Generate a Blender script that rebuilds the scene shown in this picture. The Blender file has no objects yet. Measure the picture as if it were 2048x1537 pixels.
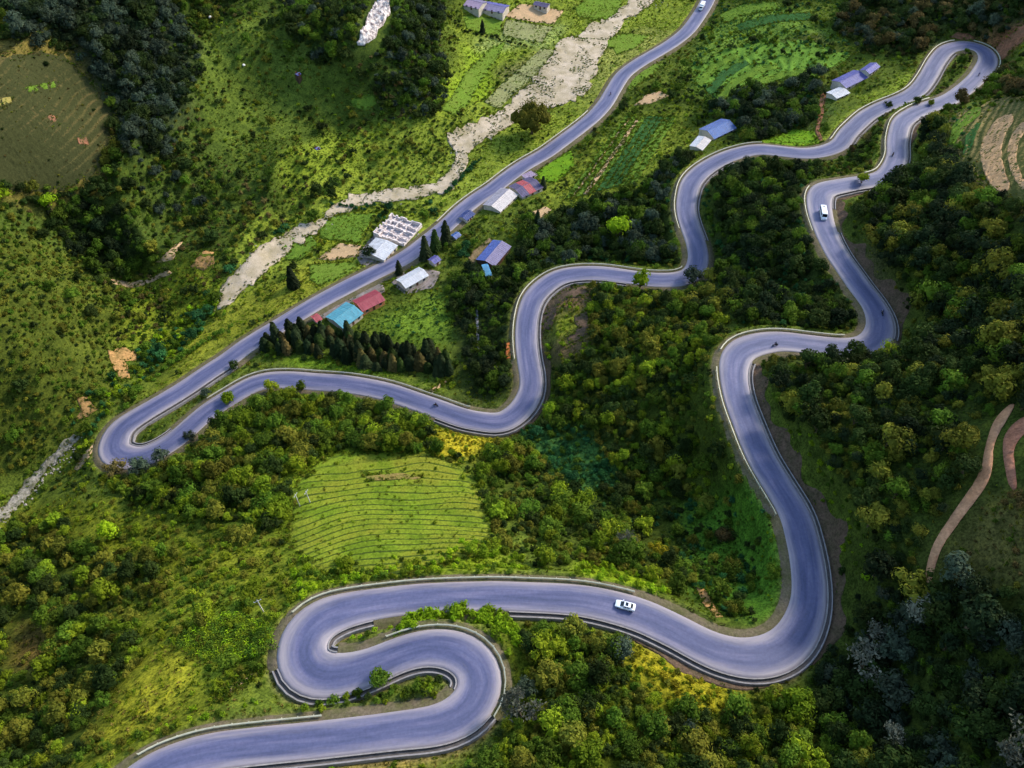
import bpy, bmesh, math, random
import numpy as np
from mathutils import Vector, Matrix, kdtree
from mathutils.geometry import delaunay_2d_cdt

random.seed(7)
rng = np.random.default_rng(7)
sc = bpy.context.scene
C = sc.collection

# ------------------------------------------------------------------ camera, sky, sun, exposure
PITCH = math.radians(50.0)
CAM_H = 220.0
FPX = 1607.0                       # focal length in photo pixels (2048 wide)
cam_d = bpy.data.cameras.new('camera')
cam = bpy.data.objects.new('camera', cam_d)
C.objects.link(cam)
cam.location = (0, 0, CAM_H)
cam.rotation_euler = (math.pi / 2 - PITCH, 0, 0)
cam_d.sensor_width = 36.0
cam_d.lens = 36.0 * FPX / 2048.0
cam_d.clip_end = 6000
sc.camera = cam

SUN_AZ = math.radians(57)          # measured from +Y towards +X: sun stands behind the scene to the right
SUN_EL = math.radians(37)
world = bpy.data.worlds.new('World')
sc.world = world
world.use_nodes = True
nt = world.node_tree
sky = nt.nodes.new('ShaderNodeTexSky')
sky.sky_type = 'NISHITA'
sky.sun_disc = False
sky.sun_elevation = SUN_EL
sky.sun_rotation = SUN_AZ
sky.air_density = 1.6
sky.dust_density = 1.2
sky.ozone_density = 2.5
nt.links.new(sky.outputs[0], nt.nodes['Background'].inputs[0])
nt.nodes['Background'].inputs[1].default_value = 0.15
sun_d = bpy.data.lights.new('sun', 'SUN')
sun_d.energy = 2.2
sun_d.angle = math.radians(10)
sun_d.color = (1.0, 0.92, 0.76)
sun = bpy.data.objects.new('sun', sun_d)
C.objects.link(sun)
sd = Vector((math.sin(SUN_AZ) * math.cos(SUN_EL), math.cos(SUN_AZ) * math.cos(SUN_EL), math.sin(SUN_EL)))
sun.rotation_euler = sd.to_track_quat('Z', 'Y').to_euler()
sc.view_settings.view_transform = 'Standard'
sc.view_settings.look = 'None'
sc.view_settings.exposure = 1.06
sc.view_settings.gamma = 1.0
sc.cycles.max_bounces = 3
sc.cycles.diffuse_bounces = 2
sc.cycles.use_adaptive_sampling = True
sc.cycles.adaptive_threshold = 0.05
sc.cycles.transmission_bounces = 3
sc.cycles.use_denoising = True

# ------------------------------------------------------------------ helpers
def s2l(c):
    r = []
    for v in c[:3]:
        v = v / 255.0
        r.append(v / 12.92 if v <= 0.04045 else ((v + 0.055) / 1.055) ** 2.4)
    return tuple(r)

SP, CP = math.sin(PITCH), math.cos(PITCH)
def ray(x, y):
    u = (x - 1024) / FPX; v = (y - 768.5) / FPX
    return np.array([u, CP - v * SP, -SP - v * CP])
def at_z(x, y, z):
    d = ray(x, y)
    t = (z - CAM_H) / d[2]
    return np.array([d[0] * t, d[1] * t, z])
def project(X, Y, Z):
    dz = Z - CAM_H
    dep = Y * CP - dz * SP
    dep = np.where(dep < 1, 1, dep)
    px = 1024 + FPX * X / dep
    py = 768.5 + FPX * (-Y * SP - dz * CP) / dep
    return px, py, dep

def lattice(seed):
    return np.random.default_rng(seed).random((256, 256))
_lat = {}
def vnoise(x, y, seed=0):
    if seed not in _lat: _lat[seed] = lattice(seed)
    g = _lat[seed]
    xi = np.floor(x).astype(int); yi = np.floor(y).astype(int)
    fx = x - xi; fy = y - yi
    fx = fx * fx * (3 - 2 * fx); fy = fy * fy * (3 - 2 * fy)
    a = g[xi & 255, yi & 255]; b = g[(xi + 1) & 255, yi & 255]
    c = g[xi & 255, (yi + 1) & 255]; d = g[(xi + 1) & 255, (yi + 1) & 255]
    return (a * (1 - fx) + b * fx) * (1 - fy) + (c * (1 - fx) + d * fx) * fy
def fbm(x, y, seed=0, octs=3):
    s = 0; a = 1; t = 0
    for k in range(octs):
        s = s + a * vnoise(x * 2 ** k + 17.3 * k, y * 2 ** k + 5.1 * k, seed + k); t += a; a *= 0.5
    return s / t * 2 - 1
def inpoly(px, py, poly):
    px = np.asarray(px); py = np.asarray(py)
    r = np.zeros(px.shape, bool)
    n = len(poly)
    for i in range(n):
        x1, y1 = poly[i]; x2, y2 = poly[(i + 1) % n]
        if y1 == y2: continue
        c = ((y1 > py) != (y2 > py)) & (px < (x2 - x1) * (py - y1) / (y2 - y1) + x1)
        r ^= c
    return r

def tag(o, label=None, cat=None, group=None, kind=None):
    if label: o['label'] = label
    if cat: o['category'] = cat
    if group: o['group'] = group
    if kind: o['kind'] = kind
    return o
def empty(name, loc=(0, 0, 0), rz=0.0):
    o = bpy.data.objects.new(name, None)
    o.empty_display_size = 0.2
    C.objects.link(o)
    o.location = loc; o.rotation_euler = (0, 0, rz)
    return o
def mesh_obj(name, verts, faces, mat, parent=None, smooth=False, link=True):
    me = bpy.data.meshes.new(name)
    me.from_pydata([tuple(map(float, v)) for v in verts], [], faces)
    if mat: me.materials.append(mat)
    if smooth: me.polygons.foreach_set('use_smooth', [True] * len(me.polygons))
    me.update()
    o = bpy.data.objects.new(name, me)
    if link: C.objects.link(o)
    if parent: o.parent = parent
    return o
class MB:
    """collects simple solids into one mesh"""
    def __init__(s): s.v = []; s.f = []; s.m = []
    def poly(s, pts, m=0):
        b = len(s.v); s.v += [tuple(p) for p in pts]; s.f.append(tuple(range(b, b + len(pts)))); s.m.append(m)
    def hexa(s, p, m=0):
        b = len(s.v); s.v += [tuple(q) for q in p]
        for f in ((3, 2, 1, 0), (4, 5, 6, 7), (0, 1, 5, 4), (1, 2, 6, 5), (2, 3, 7, 6), (3, 0, 4, 7)):
            s.f.append(tuple(b + i for i in f)); s.m.append(m)
    def box(s, x0, x1, y0, y1, z0, z1, m=0):
        s.hexa([(x0, y0, z0), (x1, y0, z0), (x1, y1, z0), (x0, y1, z0), (x0, y0, z1), (x1, y0, z1), (x1, y1, z1), (x0, y1, z1)], m)
    def slab(s, quad, t, m=0):
        """solid plate: quad top, thickness t straight down"""
        s.hexa([(x, y, z - t) for x, y, z in quad] + [tuple(q) for q in quad], m)
    def tube(s, pts, rad, n=8, m=0, cap=True):
        b0 = len(s.v)
        up = Vector((0, 0, 1))
        for i, p in enumerate(pts):
            p = Vector(p)
            a = Vector(pts[max(0, i - 1)]); c = Vector(pts[min(len(pts) - 1, i + 1)])
            t = (c - a).normalized()
            x = t.cross(up)
            if x.length < 1e-3: x = Vector((1, 0, 0))
            x.normalize(); y = t.cross(x)
            r = rad[i] if isinstance(rad, (list, tuple)) else rad
            for k in range(n):
                an = 2 * math.pi * k / n
                s.v.append(tuple(p + x * math.cos(an) * r + y * math.sin(an) * r))
        for i in range(len(pts) - 1):
            for k in range(n):
                s.f.append((b0 + i * n + k, b0 + i * n + (k + 1) % n, b0 + (i + 1) * n + (k + 1) % n, b0 + (i + 1) * n + k)); s.m.append(m)
        if cap:
            s.f.append(tuple(b0 + k for k in range(n))); s.m.append(m)
            s.f.append(tuple(b0 + (len(pts) - 1) * n + k for k in range(n))[::-1]); s.m.append(m)
    def build(s, name, mats, parent=None, bevel=0, smooth=False):
        mats = mats if isinstance(mats, (list, tuple)) else [mats]
        o = mesh_obj(name, s.v, s.f, None, parent, smooth)
        for m in mats: o.data.materials.append(m)
        if len(mats) > 1: o.data.polygons.foreach_set('material_index', s.m)
        bm = bmesh.new(); bm.from_mesh(o.data)
        bmesh.ops.recalc_face_normals(bm, faces=bm.faces)
        bm.to_mesh(o.data); bm.free()
        if bevel:
            md = o.modifiers.new('bevel', 'BEVEL'); md.width = bevel; md.segments = 2; md.limit_method = 'ANGLE'
        return o

# ------------------------------------------------------------------ materials
def mat_base(name, rough=0.85, spec=0.2):
    m = bpy.data.materials.new(name); m.use_nodes = True
    b = m.node_tree.nodes['Principled BSDF']
    b.inputs['Roughness'].default_value = rough
    b.inputs['Specular IOR Level'].default_value = spec
    return m, m.node_tree, b
def nd(t, k, **kw):
    n = t.nodes.new(k)
    for a, v in kw.items():
        if a in n.inputs: n.inputs[a].default_value = v
        else: setattr(n, a, v)
    return n
def noise(t, scale, detail=4, rough=0.6, coord='Object', vec=None):
    n = nd(t, 'ShaderNodeTexNoise'); n.inputs['Scale'].default_value = scale
    n.inputs['Detail'].default_value = detail; n.inputs['Roughness'].default_value = rough
    if vec is None:
        tc = nd(t, 'ShaderNodeTexCoord'); vec = tc.outputs[coord]
    t.links.new(vec, n.inputs['Vector'])
    return n
def ramp(t, src, stops):
    r = nd(t, 'ShaderNodeValToRGB')
    e = r.color_ramp.elements
    while len(e) < len(stops): e.new(0.5)
    for i, (p, c) in enumerate(stops):
        e[i].position = p; e[i].color = (*c, 1) if len(c) == 3 else c
    t.links.new(src, r.inputs[0])
    return r
def bump(t, b, src, strength=0.4, dist=0.1):
    n = nd(t, 'ShaderNodeBump'); n.inputs['Strength'].default_value = strength; n.inputs['Distance'].default_value = dist
    t.links.new(src, n.inputs['Height']); t.links.new(n.outputs[0], b.inputs['Normal'])
def mixc(t, fac, a, b, mode='MIX'):
    n = nd(t, 'ShaderNodeMix'); n.data_type = 'RGBA'; n.blend_type = mode
    for s, i in ((fac, 0), (a, 6), (b, 7)):
        if hasattr(s, 'node'): t.links.new(s, n.inputs[i])
        elif isinstance(s, (int, float)): n.inputs[i].default_value = s
        else: n.inputs[i].default_value = (*s, 1)
    return n.outputs[2]
_mats = {}
def simple(name, rgb, rough=0.7, var=0.25, scale=1.2, spec=0.3, bmp=0.0, metal=0.0):
    """one plain weathered material: base colour broken up by two noises"""
    if name in _mats: return _mats[name]
    m, t, b = mat_base(name, rough, spec)
    c = s2l(rgb)
    n1 = noise(t, scale, 5, 0.65); 
    lo = tuple(x * (1 - var) for x in c); hi = tuple(min(1, x * (1 + var)) for x in c)
    r = ramp(t, n1.outputs[0], [(0.3, lo), (0.7, hi)])
    t.links.new(r.outputs[0], b.inputs['Base Color'])
    b.inputs['Metallic'].default_value = metal
    if bmp:
        n2 = noise(t, scale * 6, 4, 0.7); bump(t, b, n2.outputs[0], bmp, 0.06)
    _mats[name] = m
    return m
def roof_mat(name, rgb, rough=0.5):
    """corrugated sheet: fine relief across the slope, stains and rust streaks"""
    if name in _mats: return _mats[name]
    m, t, b = mat_base(name, rough, 0.35)
    c = s2l(rgb)
    tc = nd(t, 'ShaderNodeTexCoord')
    n1 = noise(t, 0.55, 6, 0.7)
    r = ramp(t, n1.outputs[0], [(0.25, tuple(x * 0.66 for x in c)), (0.5, c), (0.75, tuple(min(1, x * 1.22 + 0.02) for x in c))])
    n3 = noise(t, 2.3, 5, 0.75)
    r3 = ramp(t, n3.outputs[0], [(0.5, (0, 0, 0)), (0.72, (0.7, 0.7, 0.7))])
    col = mixc(t, r3.outputs[0], r.outputs[0], s2l((112, 94, 86)))
    t.links.new(col, b.inputs['Base Color'])
    w = nd(t, 'ShaderNodeTexWave'); w.inputs['Scale'].default_value = 0.9; w.bands_direction = 'X'
    t.links.new(tc.outputs['Object'], w.inputs['Vector'])
    bump(t, b, w.outputs['Fac'], 0.5, 0.08)
    _mats[name] = m
    return m
def leaf_material(name, instanced, lo=0.6, hi=1.5):
    m, t, b = mat_base(name, 0.8, 0.08)
    oi = nd(t, 'ShaderNodeObjectInfo')
    tint = oi.outputs['Color']
    if instanced:
        ta = nd(t, 'ShaderNodeAttribute'); ta.attribute_type = 'INSTANCER'; ta.attribute_name = 'tint'
        tint = ta.outputs['Color']
    hs = nd(t, 'ShaderNodeHueSaturation')
    mr = nd(t, 'ShaderNodeMapRange'); mr.inputs[3].default_value = 0.485; mr.inputs[4].default_value = 0.515
    t.links.new(oi.outputs['Random'], mr.inputs[0]); t.links.new(mr.outputs[0], hs.inputs['Hue'])
    ml = nd(t, 'ShaderNodeMath', operation='MULTIPLY'); ml.inputs[1].default_value = 7.31
    fr = nd(t, 'ShaderNodeMath', operation='FRACT')
    t.links.new(oi.outputs['Random'], ml.inputs[0]); t.links.new(ml.outputs[0], fr.inputs[0])
    mv = nd(t, 'ShaderNodeMapRange'); mv.inputs[3].default_value = lo; mv.inputs[4].default_value = hi
    t.links.new(fr.outputs[0], mv.inputs[0]); t.links.new(mv.outputs[0], hs.inputs['Value'])
    t.links.new(tint, hs.inputs['Color'])
    n1 = noise(t, 2.2, 0, 0.5)
    r1 = ramp(t, n1.outputs[0], [(0.3, (0.72, 0.75, 0.7)), (0.7, (1.25, 1.2, 1.1))])
    col = mixc(t, 1.0, hs.outputs[0], r1.outputs[0], 'MULTIPLY')
    t.links.new(col, b.inputs['Base Color'])
    tr = nd(t, 'ShaderNodeBsdfTranslucent'); t.links.new(col, tr.inputs['Color'])
    mx = nd(t, 'ShaderNodeMixShader'); mx.inputs[0].default_value = 0.28
    t.links.new(b.outputs[0], mx.inputs[1]); t.links.new(tr.outputs[0], mx.inputs[2])
    t.links.new(mx.outputs[0], t.nodes['Material Output'].inputs['Surface'])
    return m
LEAF = leaf_material('foliage', False)
LEAFI = leaf_material('foliage_massed', True)
LEAFG = leaf_material('grass_blades', True, 0.8, 1.2)
BARK = simple('bark', (92, 78, 62), 0.9, 0.35, 3.0, 0.1)
def ground_material():
    m, t, b = mat_base('ground', 0.95, 0.05)
    at = nd(t, 'ShaderNodeAttribute'); at.attribute_name = 'Col'
    n0 = noise(t, 0.045, 2, 0.6)
    r0 = ramp(t, n0.outputs[0], [(0.3, (0.72, 0.74, 0.7)), (0.7, (1.28, 1.24, 1.2))])
    c = mixc(t, 1.0, at.outputs['Color'], r0.outputs[0], 'MULTIPLY')
    n1 = noise(t, 0.35, 3, 0.7)
    r1 = ramp(t, n1.outputs[0], [(0.32, (0.5, 0.55, 0.48)), (0.5, (1, 1, 1)), (0.7, (1.45, 1.35, 1.1))])
    c = mixc(t, 1.0, c, r1.outputs[0], 'MULTIPLY')
    n2 = noise(t, 1.9, 2, 0.7)
    r2 = ramp(t, n2.outputs[0], [(0.36, (0.5, 0.52, 0.45)), (0.62, (1.35, 1.3, 1.2))])
    c = mixc(t, 1.0, c, r2.outputs[0], 'MULTIPLY')
    t.links.new(c, b.inputs['Base Color'])
    return m
GROUND = ground_material()
def patch_material(name, rgb, var=0.3, sc1=0.25, sc2=2.0, bmp=0.5, alt=None):
    """bare or planted plot: alternative tint in drifts, fine mottling, relief"""
    if name in _mats: return _mats[name]
    m, t, b = mat_base(name, 0.95, 0.05)
    c = s2l(rgb); a = s2l(alt) if alt else tuple(x * (1 - var) for x in c)
    n1 = noise(t, sc1, 5, 0.65)
    r1 = ramp(t, n1.outputs[0], [(0.35, a), (0.65, c)])
    n2 = noise(t, sc2, 5, 0.7)
    r2 = ramp(t, n2.outputs[0], [(0.35, (1 - var,) * 3), (0.65, (1 + var,) * 3)])
    col = mixc(t, 1.0, r1.outputs[0], r2.outputs[0], 'MULTIPLY')
    t.links.new(col, b.inputs['Base Color'])
    bump(t, b, n2.outputs[0], bmp, 0.25)
    _mats[name] = m
    return m
def road_material():
    m, t, b = mat_base('asphalt', 0.6, 0.3)
    at = nd(t, 'ShaderNodeAttribute'); at.attribute_name = 'lat'
    sep = nd(t, 'ShaderNodeSeparateXYZ'); t.links.new(at.outputs['Vector'], sep.inputs[0])
    # lateral / lengthwise coordinates, streaks run along the carriageway
    cb = nd(t, 'ShaderNodeCombineXYZ')
    l4 = nd(t, 'ShaderNodeMath', operation='MULTIPLY'); l4.inputs[1].default_value = 4.0; t.links.new(sep.outputs[0], l4.inputs[0])
    s1 = nd(t, 'ShaderNodeMath', operation='MULTIPLY'); s1.inputs[1].default_value = 0.09; t.links.new(sep.outputs[2], s1.inputs[0])
    t.links.new(l4.outputs[0], cb.inputs[0]); t.links.new(s1.outputs[0], cb.inputs[1])
    n1 = noise(t, 0.55, 4, 0.6, vec=cb.outputs[0])
    n2 = noise(t, 1.6, 3, 0.7)
    base = ramp(t, n1.outputs[0], [(0.3, s2l((62, 67, 98))), (0.5, s2l((81, 84, 116))), (0.72, s2l((108, 105, 133)))])
    r2 = ramp(t, n2.outputs[0], [(0.35, (0.9,) * 3), (0.65, (1.1,) * 3)])
    col = mixc(t, 1.0, base.outputs[0], r2.outputs[0], 'MULTIPLY')
    # dust gathers at the edges: |lateral| plus lengthwise noise
    ab = nd(t, 'ShaderNodeMath', operation='ABSOLUTE'); t.links.new(sep.outputs[0], ab.inputs[0])
    ns = nd(t, 'ShaderNodeMath', operation='MULTIPLY_ADD'); ns.inputs[1].default_value = 0.75; ns.inputs[2].default_value = -0.36
    n3 = noise(t, 0.8, 4, 0.65, vec=cb.outputs[0]); t.links.new(n3.outputs[0], ns.inputs[0])
    ad = nd(t, 'ShaderNodeMath', operation='ADD'); t.links.new(ab.outputs[0], ad.inputs[0]); t.links.new(ns.outputs[0], ad.inputs[1])
    ad2 = nd(t, 'ShaderNodeMath', operation='ADD'); t.links.new(ad.outputs[0], ad2.inputs[0]); t.links.new(sep.outputs[1], ad2.inputs[1])
    rd = ramp(t, ad2.outputs[0], [(0.45, (0, 0, 0)), (0.72, (0.25,) * 3), (1.02, (0.78,) * 3)])
    col = mixc(t, rd.outputs[0], col, s2l((160, 149, 150)))
    # dark tar and oil marks
    n5 = noise(t, 2.2, 3, 0.7, vec=cb.outputs[0])
    r5 = ramp(t, n5.outputs[0], [(0.68, (1, 1, 1)), (0.76, (0.72, 0.72, 0.76))])
    col = mixc(t, 1.0, col, r5.outputs[0], 'MULTIPLY')
    # wheel tracks
    wv = nd(t, 'ShaderNodeMath', operation='MULTIPLY'); wv.inputs[1].default_value = 9.0; t.links.new(sep.outputs[0], wv.inputs[0])
    sn = nd(t, 'ShaderNodeMath', operation='SINE'); t.links.new(wv.outputs[0], sn.inputs[0])
    rw = ramp(t, sn.outputs[0], [(0.2, (1, 1, 1)), (0.9, (0.92, 0.92, 0.95))])
    col = mixc(t, 1.0, col, rw.outputs[0], 'MULTIPLY')
    t.links.new(col, b.inputs['Base Color'])
    return m
ROADM = road_material()
CONC = simple('concrete', (134, 128, 128), 0.85, 0.25, 0.8, 0.2, 0.2)
DITCHM = simple('ditch_concrete', (92, 86, 84), 0.9, 0.3, 0.8, 0.1, 0.2)  # damp, dirty concrete, darkened further to put the channel's shade in colour
RAILM = simple('rail_metal', (168, 164, 142), 0.5, 0.2, 0.6, 0.4)
VERGE = patch_material('verge_earth', (104, 92, 76), 0.3, 0.3, 1.8, 0.5, alt=(84, 82, 52))
BANK = patch_material('cut_bank_earth', (98, 78, 66), 0.35, 0.3, 1.6, 0.8, alt=(74, 66, 48))

# ------------------------------------------------------------------ road centre line (photo pixels -> world)
ROAD = """230 1600 300 1545 400 1508 512 1492 640 1479 800 1460 890 1446 945 1410 962 1357 935 1312 875 1294 820 1302 779 1317 742 1334 672 1352 622 1345 602 1314 607 1280 625 1251 655 1232 685 1222 745 1209 845 1197 979 1192 1024 1193 1157 1200 1257 1222 1307 1241 1374 1274 1421 1299 1484 1316 1536 1312 1578 1290 1605 1250 1619 1197 1614 1124 1599 1057 1588 1024 1555 970 1521 912 1493 845 1475 795 1467 745 1474 712 1494 695 1534 685 1569 683 1636 691 1703 697 1740 690 1758 669 1761 645 1748 612 1723 579 1699 545 1676 512 1653 467 1639 417 1644 383 1679 373 1709 367 1743 362 1774 350 1793 317 1794 283 1803 247 1823 230 1849 217 1876 208 1903 197 1936 173 1959 150 1976 123 1969 103 1946 92 1919 92 1893 100 1873 123 1856 153 1836 180 1809 197 1769 213 1736 230 1713 250 1693 270 1679 290 1646 303 1603 307 1524 299 1491 303 1451 315 1411 337 1384 363 1374 393 1372 423 1381 457 1391 483 1397 512 1394 532 1384 549 1357 559 1307 560 1257 554 1207 547 1157 547 1117 555 1084 577 1064 602 1054 639 1052 679 1056 719 1062 752 1061 782 1049 809 1031 829 1005 845 979 845 929 837 879 819 829 802 779 785 729 774 679 767 629 764 579 760 529 762 493 775 460 795 427 815 393 842 360 872 327 895 293 912 260 917 230 907 227 889 240 859 273 835 317 809 367 779 417 745 457 719 493 692 545 660 598 628 635 606 689 577 744 549 789 527 817 511 845 490 891 453 922 423 954 398 985 378 1016 354 1047 332 1091 307 1124 283 1164 253 1191 230 1211 207 1227 180 1247 150 1277 127 1311 107 1344 87 1374 63 1394 37 1411 10 1421 -13 1430 -45 1436 -80"""
RP = np.array(list(map(float, ROAD.split()))).reshape(-1, 2)
IH = int(np.argmin(np.hypot(RP[:, 0] - 230, RP[:, 1] - 907)))
WIDE = {(230, 1600): 3.4, (300, 1545): 3.4, (400, 1508): 3.4, (512, 1492): 3.4, (640, 1479): 3.4, (800, 1460): 3.5, (890, 1446): 3.8, (945, 1410): 4.4, (962, 1357): 4.8, (935, 1312): 4.4, (875, 1294): 3.9, (820, 1302): 3.6, (779, 1317): 3.6, (742, 1334): 3.8, (672, 1352): 4.5, (622, 1345): 5.2, (602, 1314): 5.7, (607, 1280): 5.7, (625, 1251): 5.0, (655, 1232): 4.4, (685, 1222): 3.8, (745, 1209): 3.6, (845, 1197): 3.5, (979, 1192): 3.5, (1024, 1193): 3.5, (1157, 1200): 3.6,
        (1484, 1316): 4.4, (1536, 1312): 4.7, (1578, 1290): 4.6, (1474, 712): 4.6, (1494, 695): 4.8, (1740, 690): 4.6, (1758, 669): 4.8, (1639, 417): 4.5, (1644, 383): 4.7, (260, 917): 5.0, (230, 907): 5.4, (227, 889): 5.4, (240, 859): 4.6,
        (1976, 123): 4.6, (1946, 92): 4.6, (1384, 363): 4.4, (1084, 577): 4.4, (1031, 829): 4.5}
rz = np.zeros(len(RP))
for _ in range(60):
    RW = np.array([at_z(x, y, z) for (x, y), z in zip(RP, rz)])
    dd = np.r_[0, np.cumsum(np.hypot(*np.diff(RW[:, :2], axis=0).T))]
    s_ = dd - dd[IH]
    rz = 0.5 * rz + 0.5 * np.where(s_ < 0, -s_ * 0.055, s_ * 0.012)
rw = np.array([WIDE.get((int(a), int(b)), 3.95) for a, b in RP])
# dense Catmull-Rom samples, then even spacing
def catmull(Pn, per=14):
    out = []
    n = len(Pn)
    for i in range(n - 1):
        p0 = Pn[max(0, i - 1)]; p1 = Pn[i]; p2 = Pn[i + 1]; p3 = Pn[min(n - 1, i + 2)]
        for k in range(per):
            t = k / per
            out.append(0.5 * ((2 * p1) + (-p0 + p2) * t + (2 * p0 - 5 * p1 + 4 * p2 - p3) * t * t + (-p0 + 3 * p1 - 3 * p2 + p3) * t ** 3))
    out.append(Pn[-1])
    return np.array(out)
def resample(D, step, idx=(0, 1)):
    L = np.r_[0, np.cumsum(np.hypot(np.diff(D[:, 0]), np.diff(D[:, 1])))]
    s = np.arange(0, L[-1], step)
    return np.stack([np.interp(s, L, D[:, k]) for k in range(D.shape[1])], 1), s
Dn = catmull(np.c_[RW[:, :2], rz, rw])
RS, RSs = resample(Dn, 1.5)
def smooth(a, n):
    k = np.ones(2 * n + 1) / (2 * n + 1)
    return np.stack([np.convolve(np.pad(a[:, i], n, mode='edge'), k, 'valid') for i in range(a.shape[1])], 1)
RS = np.c_[smooth(RS[:, :2], 2), smooth(RS[:, 2:], 6)]
def normals(Pxy):
    t = np.gradient(Pxy, axis=0); t /= np.linalg.norm(t, axis=1)[:, None]
    return np.stack([-t[:, 1], t[:, 0]], 1), t        # left normal, tangent
RN, RT = normals(RS[:, :2])
def road_index(px, py):
    i = int(np.argmin(np.hypot(RP[:, 0] - px, RP[:, 1] - py)))
    w = RW[i]
    return int(np.argmin(np.hypot(RS[:, 0] - w[0], RS[:, 1] - w[1])))

# ------------------------------------------------------------------ terrain height field
CTRL = """1300 1450 61 1300 1537 67 1000 1537 62 1040 1400 60 1200 1350 57 1100 1300 55 1500 1400 51 1650 1400 46 1620 1345 43 1750 1450 54 1800 1300 58 1900 1400 68 2048 1450 82 2048 1200 82 1850 1100 68 1960 1000 76 2048 900 86 1750 1000 65 1700 850 62 1665 1100 57 1610 900 54 1575 800 50 1810 560 50 1850 850 67 1600 760 49 1850 720 61 2000 700 74 1870 550 57 2000 500 68 2048 350 74 1900 400 53 1850 300 43 1990 300 57 1900 240 41 2048 200 60 2030 60 47 1750 420 43
1450 1050 31 1530 1150 39 1350 1000 24 1400 900 30 1250 950 20 1150 900 16 1250 750 26 1350 650 26 1420 760 37 1150 700 17 1200 620 19 1300 600 20 1120 630 14
1500 450 30 1600 550 36 1550 640 40 1650 640 42 1480 540 28 1560 360 27 1330 400 10 1250 470 6 1150 480 3 1200 520 5 1100 500 3 1000 600 4 960 700 5 900 620 2 850 650 1.5 990 760 6
1250 280 5 1200 330 4 1320 230 6 1330 330 10 1430 260 13 1500 250 15 1400 180 8 1500 150 12 1600 200 17 1650 230 20 1750 170 23 1700 130 19 1500 50 10 1600 50 16 1750 60 24 1870 40 28 1980 20 38 2048 0 44 1700 0 22 1450 20 7
0 1040 -10 60 990 -9 140 900 -6 300 720 -5 440 610 -3.5 560 490 -2.5 680 412 -2 800 390 -1 900 365 -.5 920 320 0 1000 255 1 1130 150 2 1200 70 3 1300 5 4
0 900 0 100 800 6 0 700 24 150 700 11 250 720 -2 100 550 21 0 500 33 200 600 6 250 560 0 330 540 -1 330 460 4 400 500 -1 200 450 12 100 420 17 120 300 34 0 250 48 0 100 60 200 200 34 300 300 22 250 400 14 400 380 8 500 400 4 600 350 3 450 250 16 550 200 16 650 250 8 400 100 32 200 50 50 550 50 32 650 60 34 700 10 44 780 10 40 740 100 18 820 120 22 830 200 13 760 240 7 880 240 4 880 150 7 870 40 16 950 60 6 950 200 3 1050 50 6 1080 120 4
150 1000 2 100 1100 8 300 1000 11 450 900 11 500 900 15 700 860 14 850 880 17 600 1000 24 780 930 22 780 1000 28 780 1080 37 950 1050 33 950 950 23 1100 1050 31 1100 1130 42 1250 1120 40 1400 1170 43 700 1150 45 500 1100 34 400 1200 39 300 1100 24 500 1250 48 450 1350 54 250 1250 36 250 1400 48 100 1300 22 0 1200 10 0 1400 28 100 1500 44 0 1537 40 180 1180 24
600 560 -1 500 620 -2.5 380 720 -2 700 500 -1 860 420 -.5 740 300 3 1000 120 4 1100 30 5"""
ctrl = np.array(list(map(float, CTRL.split()))).reshape(-1, 3)
cw = np.array([at_z(*r) for r in ctrl])
far = np.array([(130, 30, 105), (150, 90, 118), (190, 160, 124), (250, 250, 124), (330, 350, 118), (330, 480, 90), (200, 520, 60), (60, 540, 22), (-80, 520, 60), (-200, 500, 95), (-320, 420, 110), (-330, 250, 105), (-280, 120, 95), (-180, 60, 70), (-120, 20, 62), (0, 10, 82), (70, 0, 92), (-60, 5, 70),  # first points: unseen ridge beyond the right edge, raised to cast shade
                (-900, 300, 260), (-700, -400, 220), (0, -600, 260), (700, -300, 300), (900, 400, 320), (600, 1000, 300), (0, 1100, 160), (-600, 1000, 300)], float)
sel = np.arange(0, len(RS), 8)
pts = np.r_[RS[sel][:, :3], cw, far]
def tps_phi(r2):
    return 0.5 * r2 * np.log(np.maximum(r2, 1e-9))
q = pts[:, :2] / 100.0
K = tps_phi(((q[:, None] - q[None]) ** 2).sum(-1))
n = len(q)
A = np.zeros((n + 3, n + 3))
lam = np.r_[np.full(len(sel), 0.002), np.full(len(cw) + len(far), 0.03)]
A[:n, :n] = K + np.diag(lam)
A[:n, n] = 1; A[:n, n + 1:] = q; A[n, :n] = 1; A[n + 1:, :n] = q.T
co = np.linalg.solve(A, np.r_[pts[:, 2], 0, 0, 0])
def tps(X, Y):
    f = np.stack([X.ravel(), Y.ravel()], 1) / 100.0
    out = np.empty(len(f))
    for i in range(0, len(f), 8000):
        g = f[i:i + 8000]
        out[i:i + 8000] = tps_phi(((g[:, None] - q[None]) ** 2).sum(-1)) @ co[:n] + co[n] + g @ co[n + 1:]
    return out.reshape(X.shape)
X0, X1, Y0, Y1, ST = -300.0, 330.0, 12.0, 520.0, 1.0
nx = int((X1 - X0) / ST) + 1; ny = int((Y1 - Y0) / ST) + 1
gx = np.linspace(X0, X1, nx); gy = np.linspace(Y0, Y1, ny)
cgx = np.arange(X0, X1 + 3.9, 4.0); cgy = np.arange(Y0, Y1 + 3.9, 4.0)
cz = tps(*np.meshgrid(cgx, cgy))                       # coarse solve, then bilinear refinement
GX, GY = np.meshgrid(gx, gy)
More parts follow.
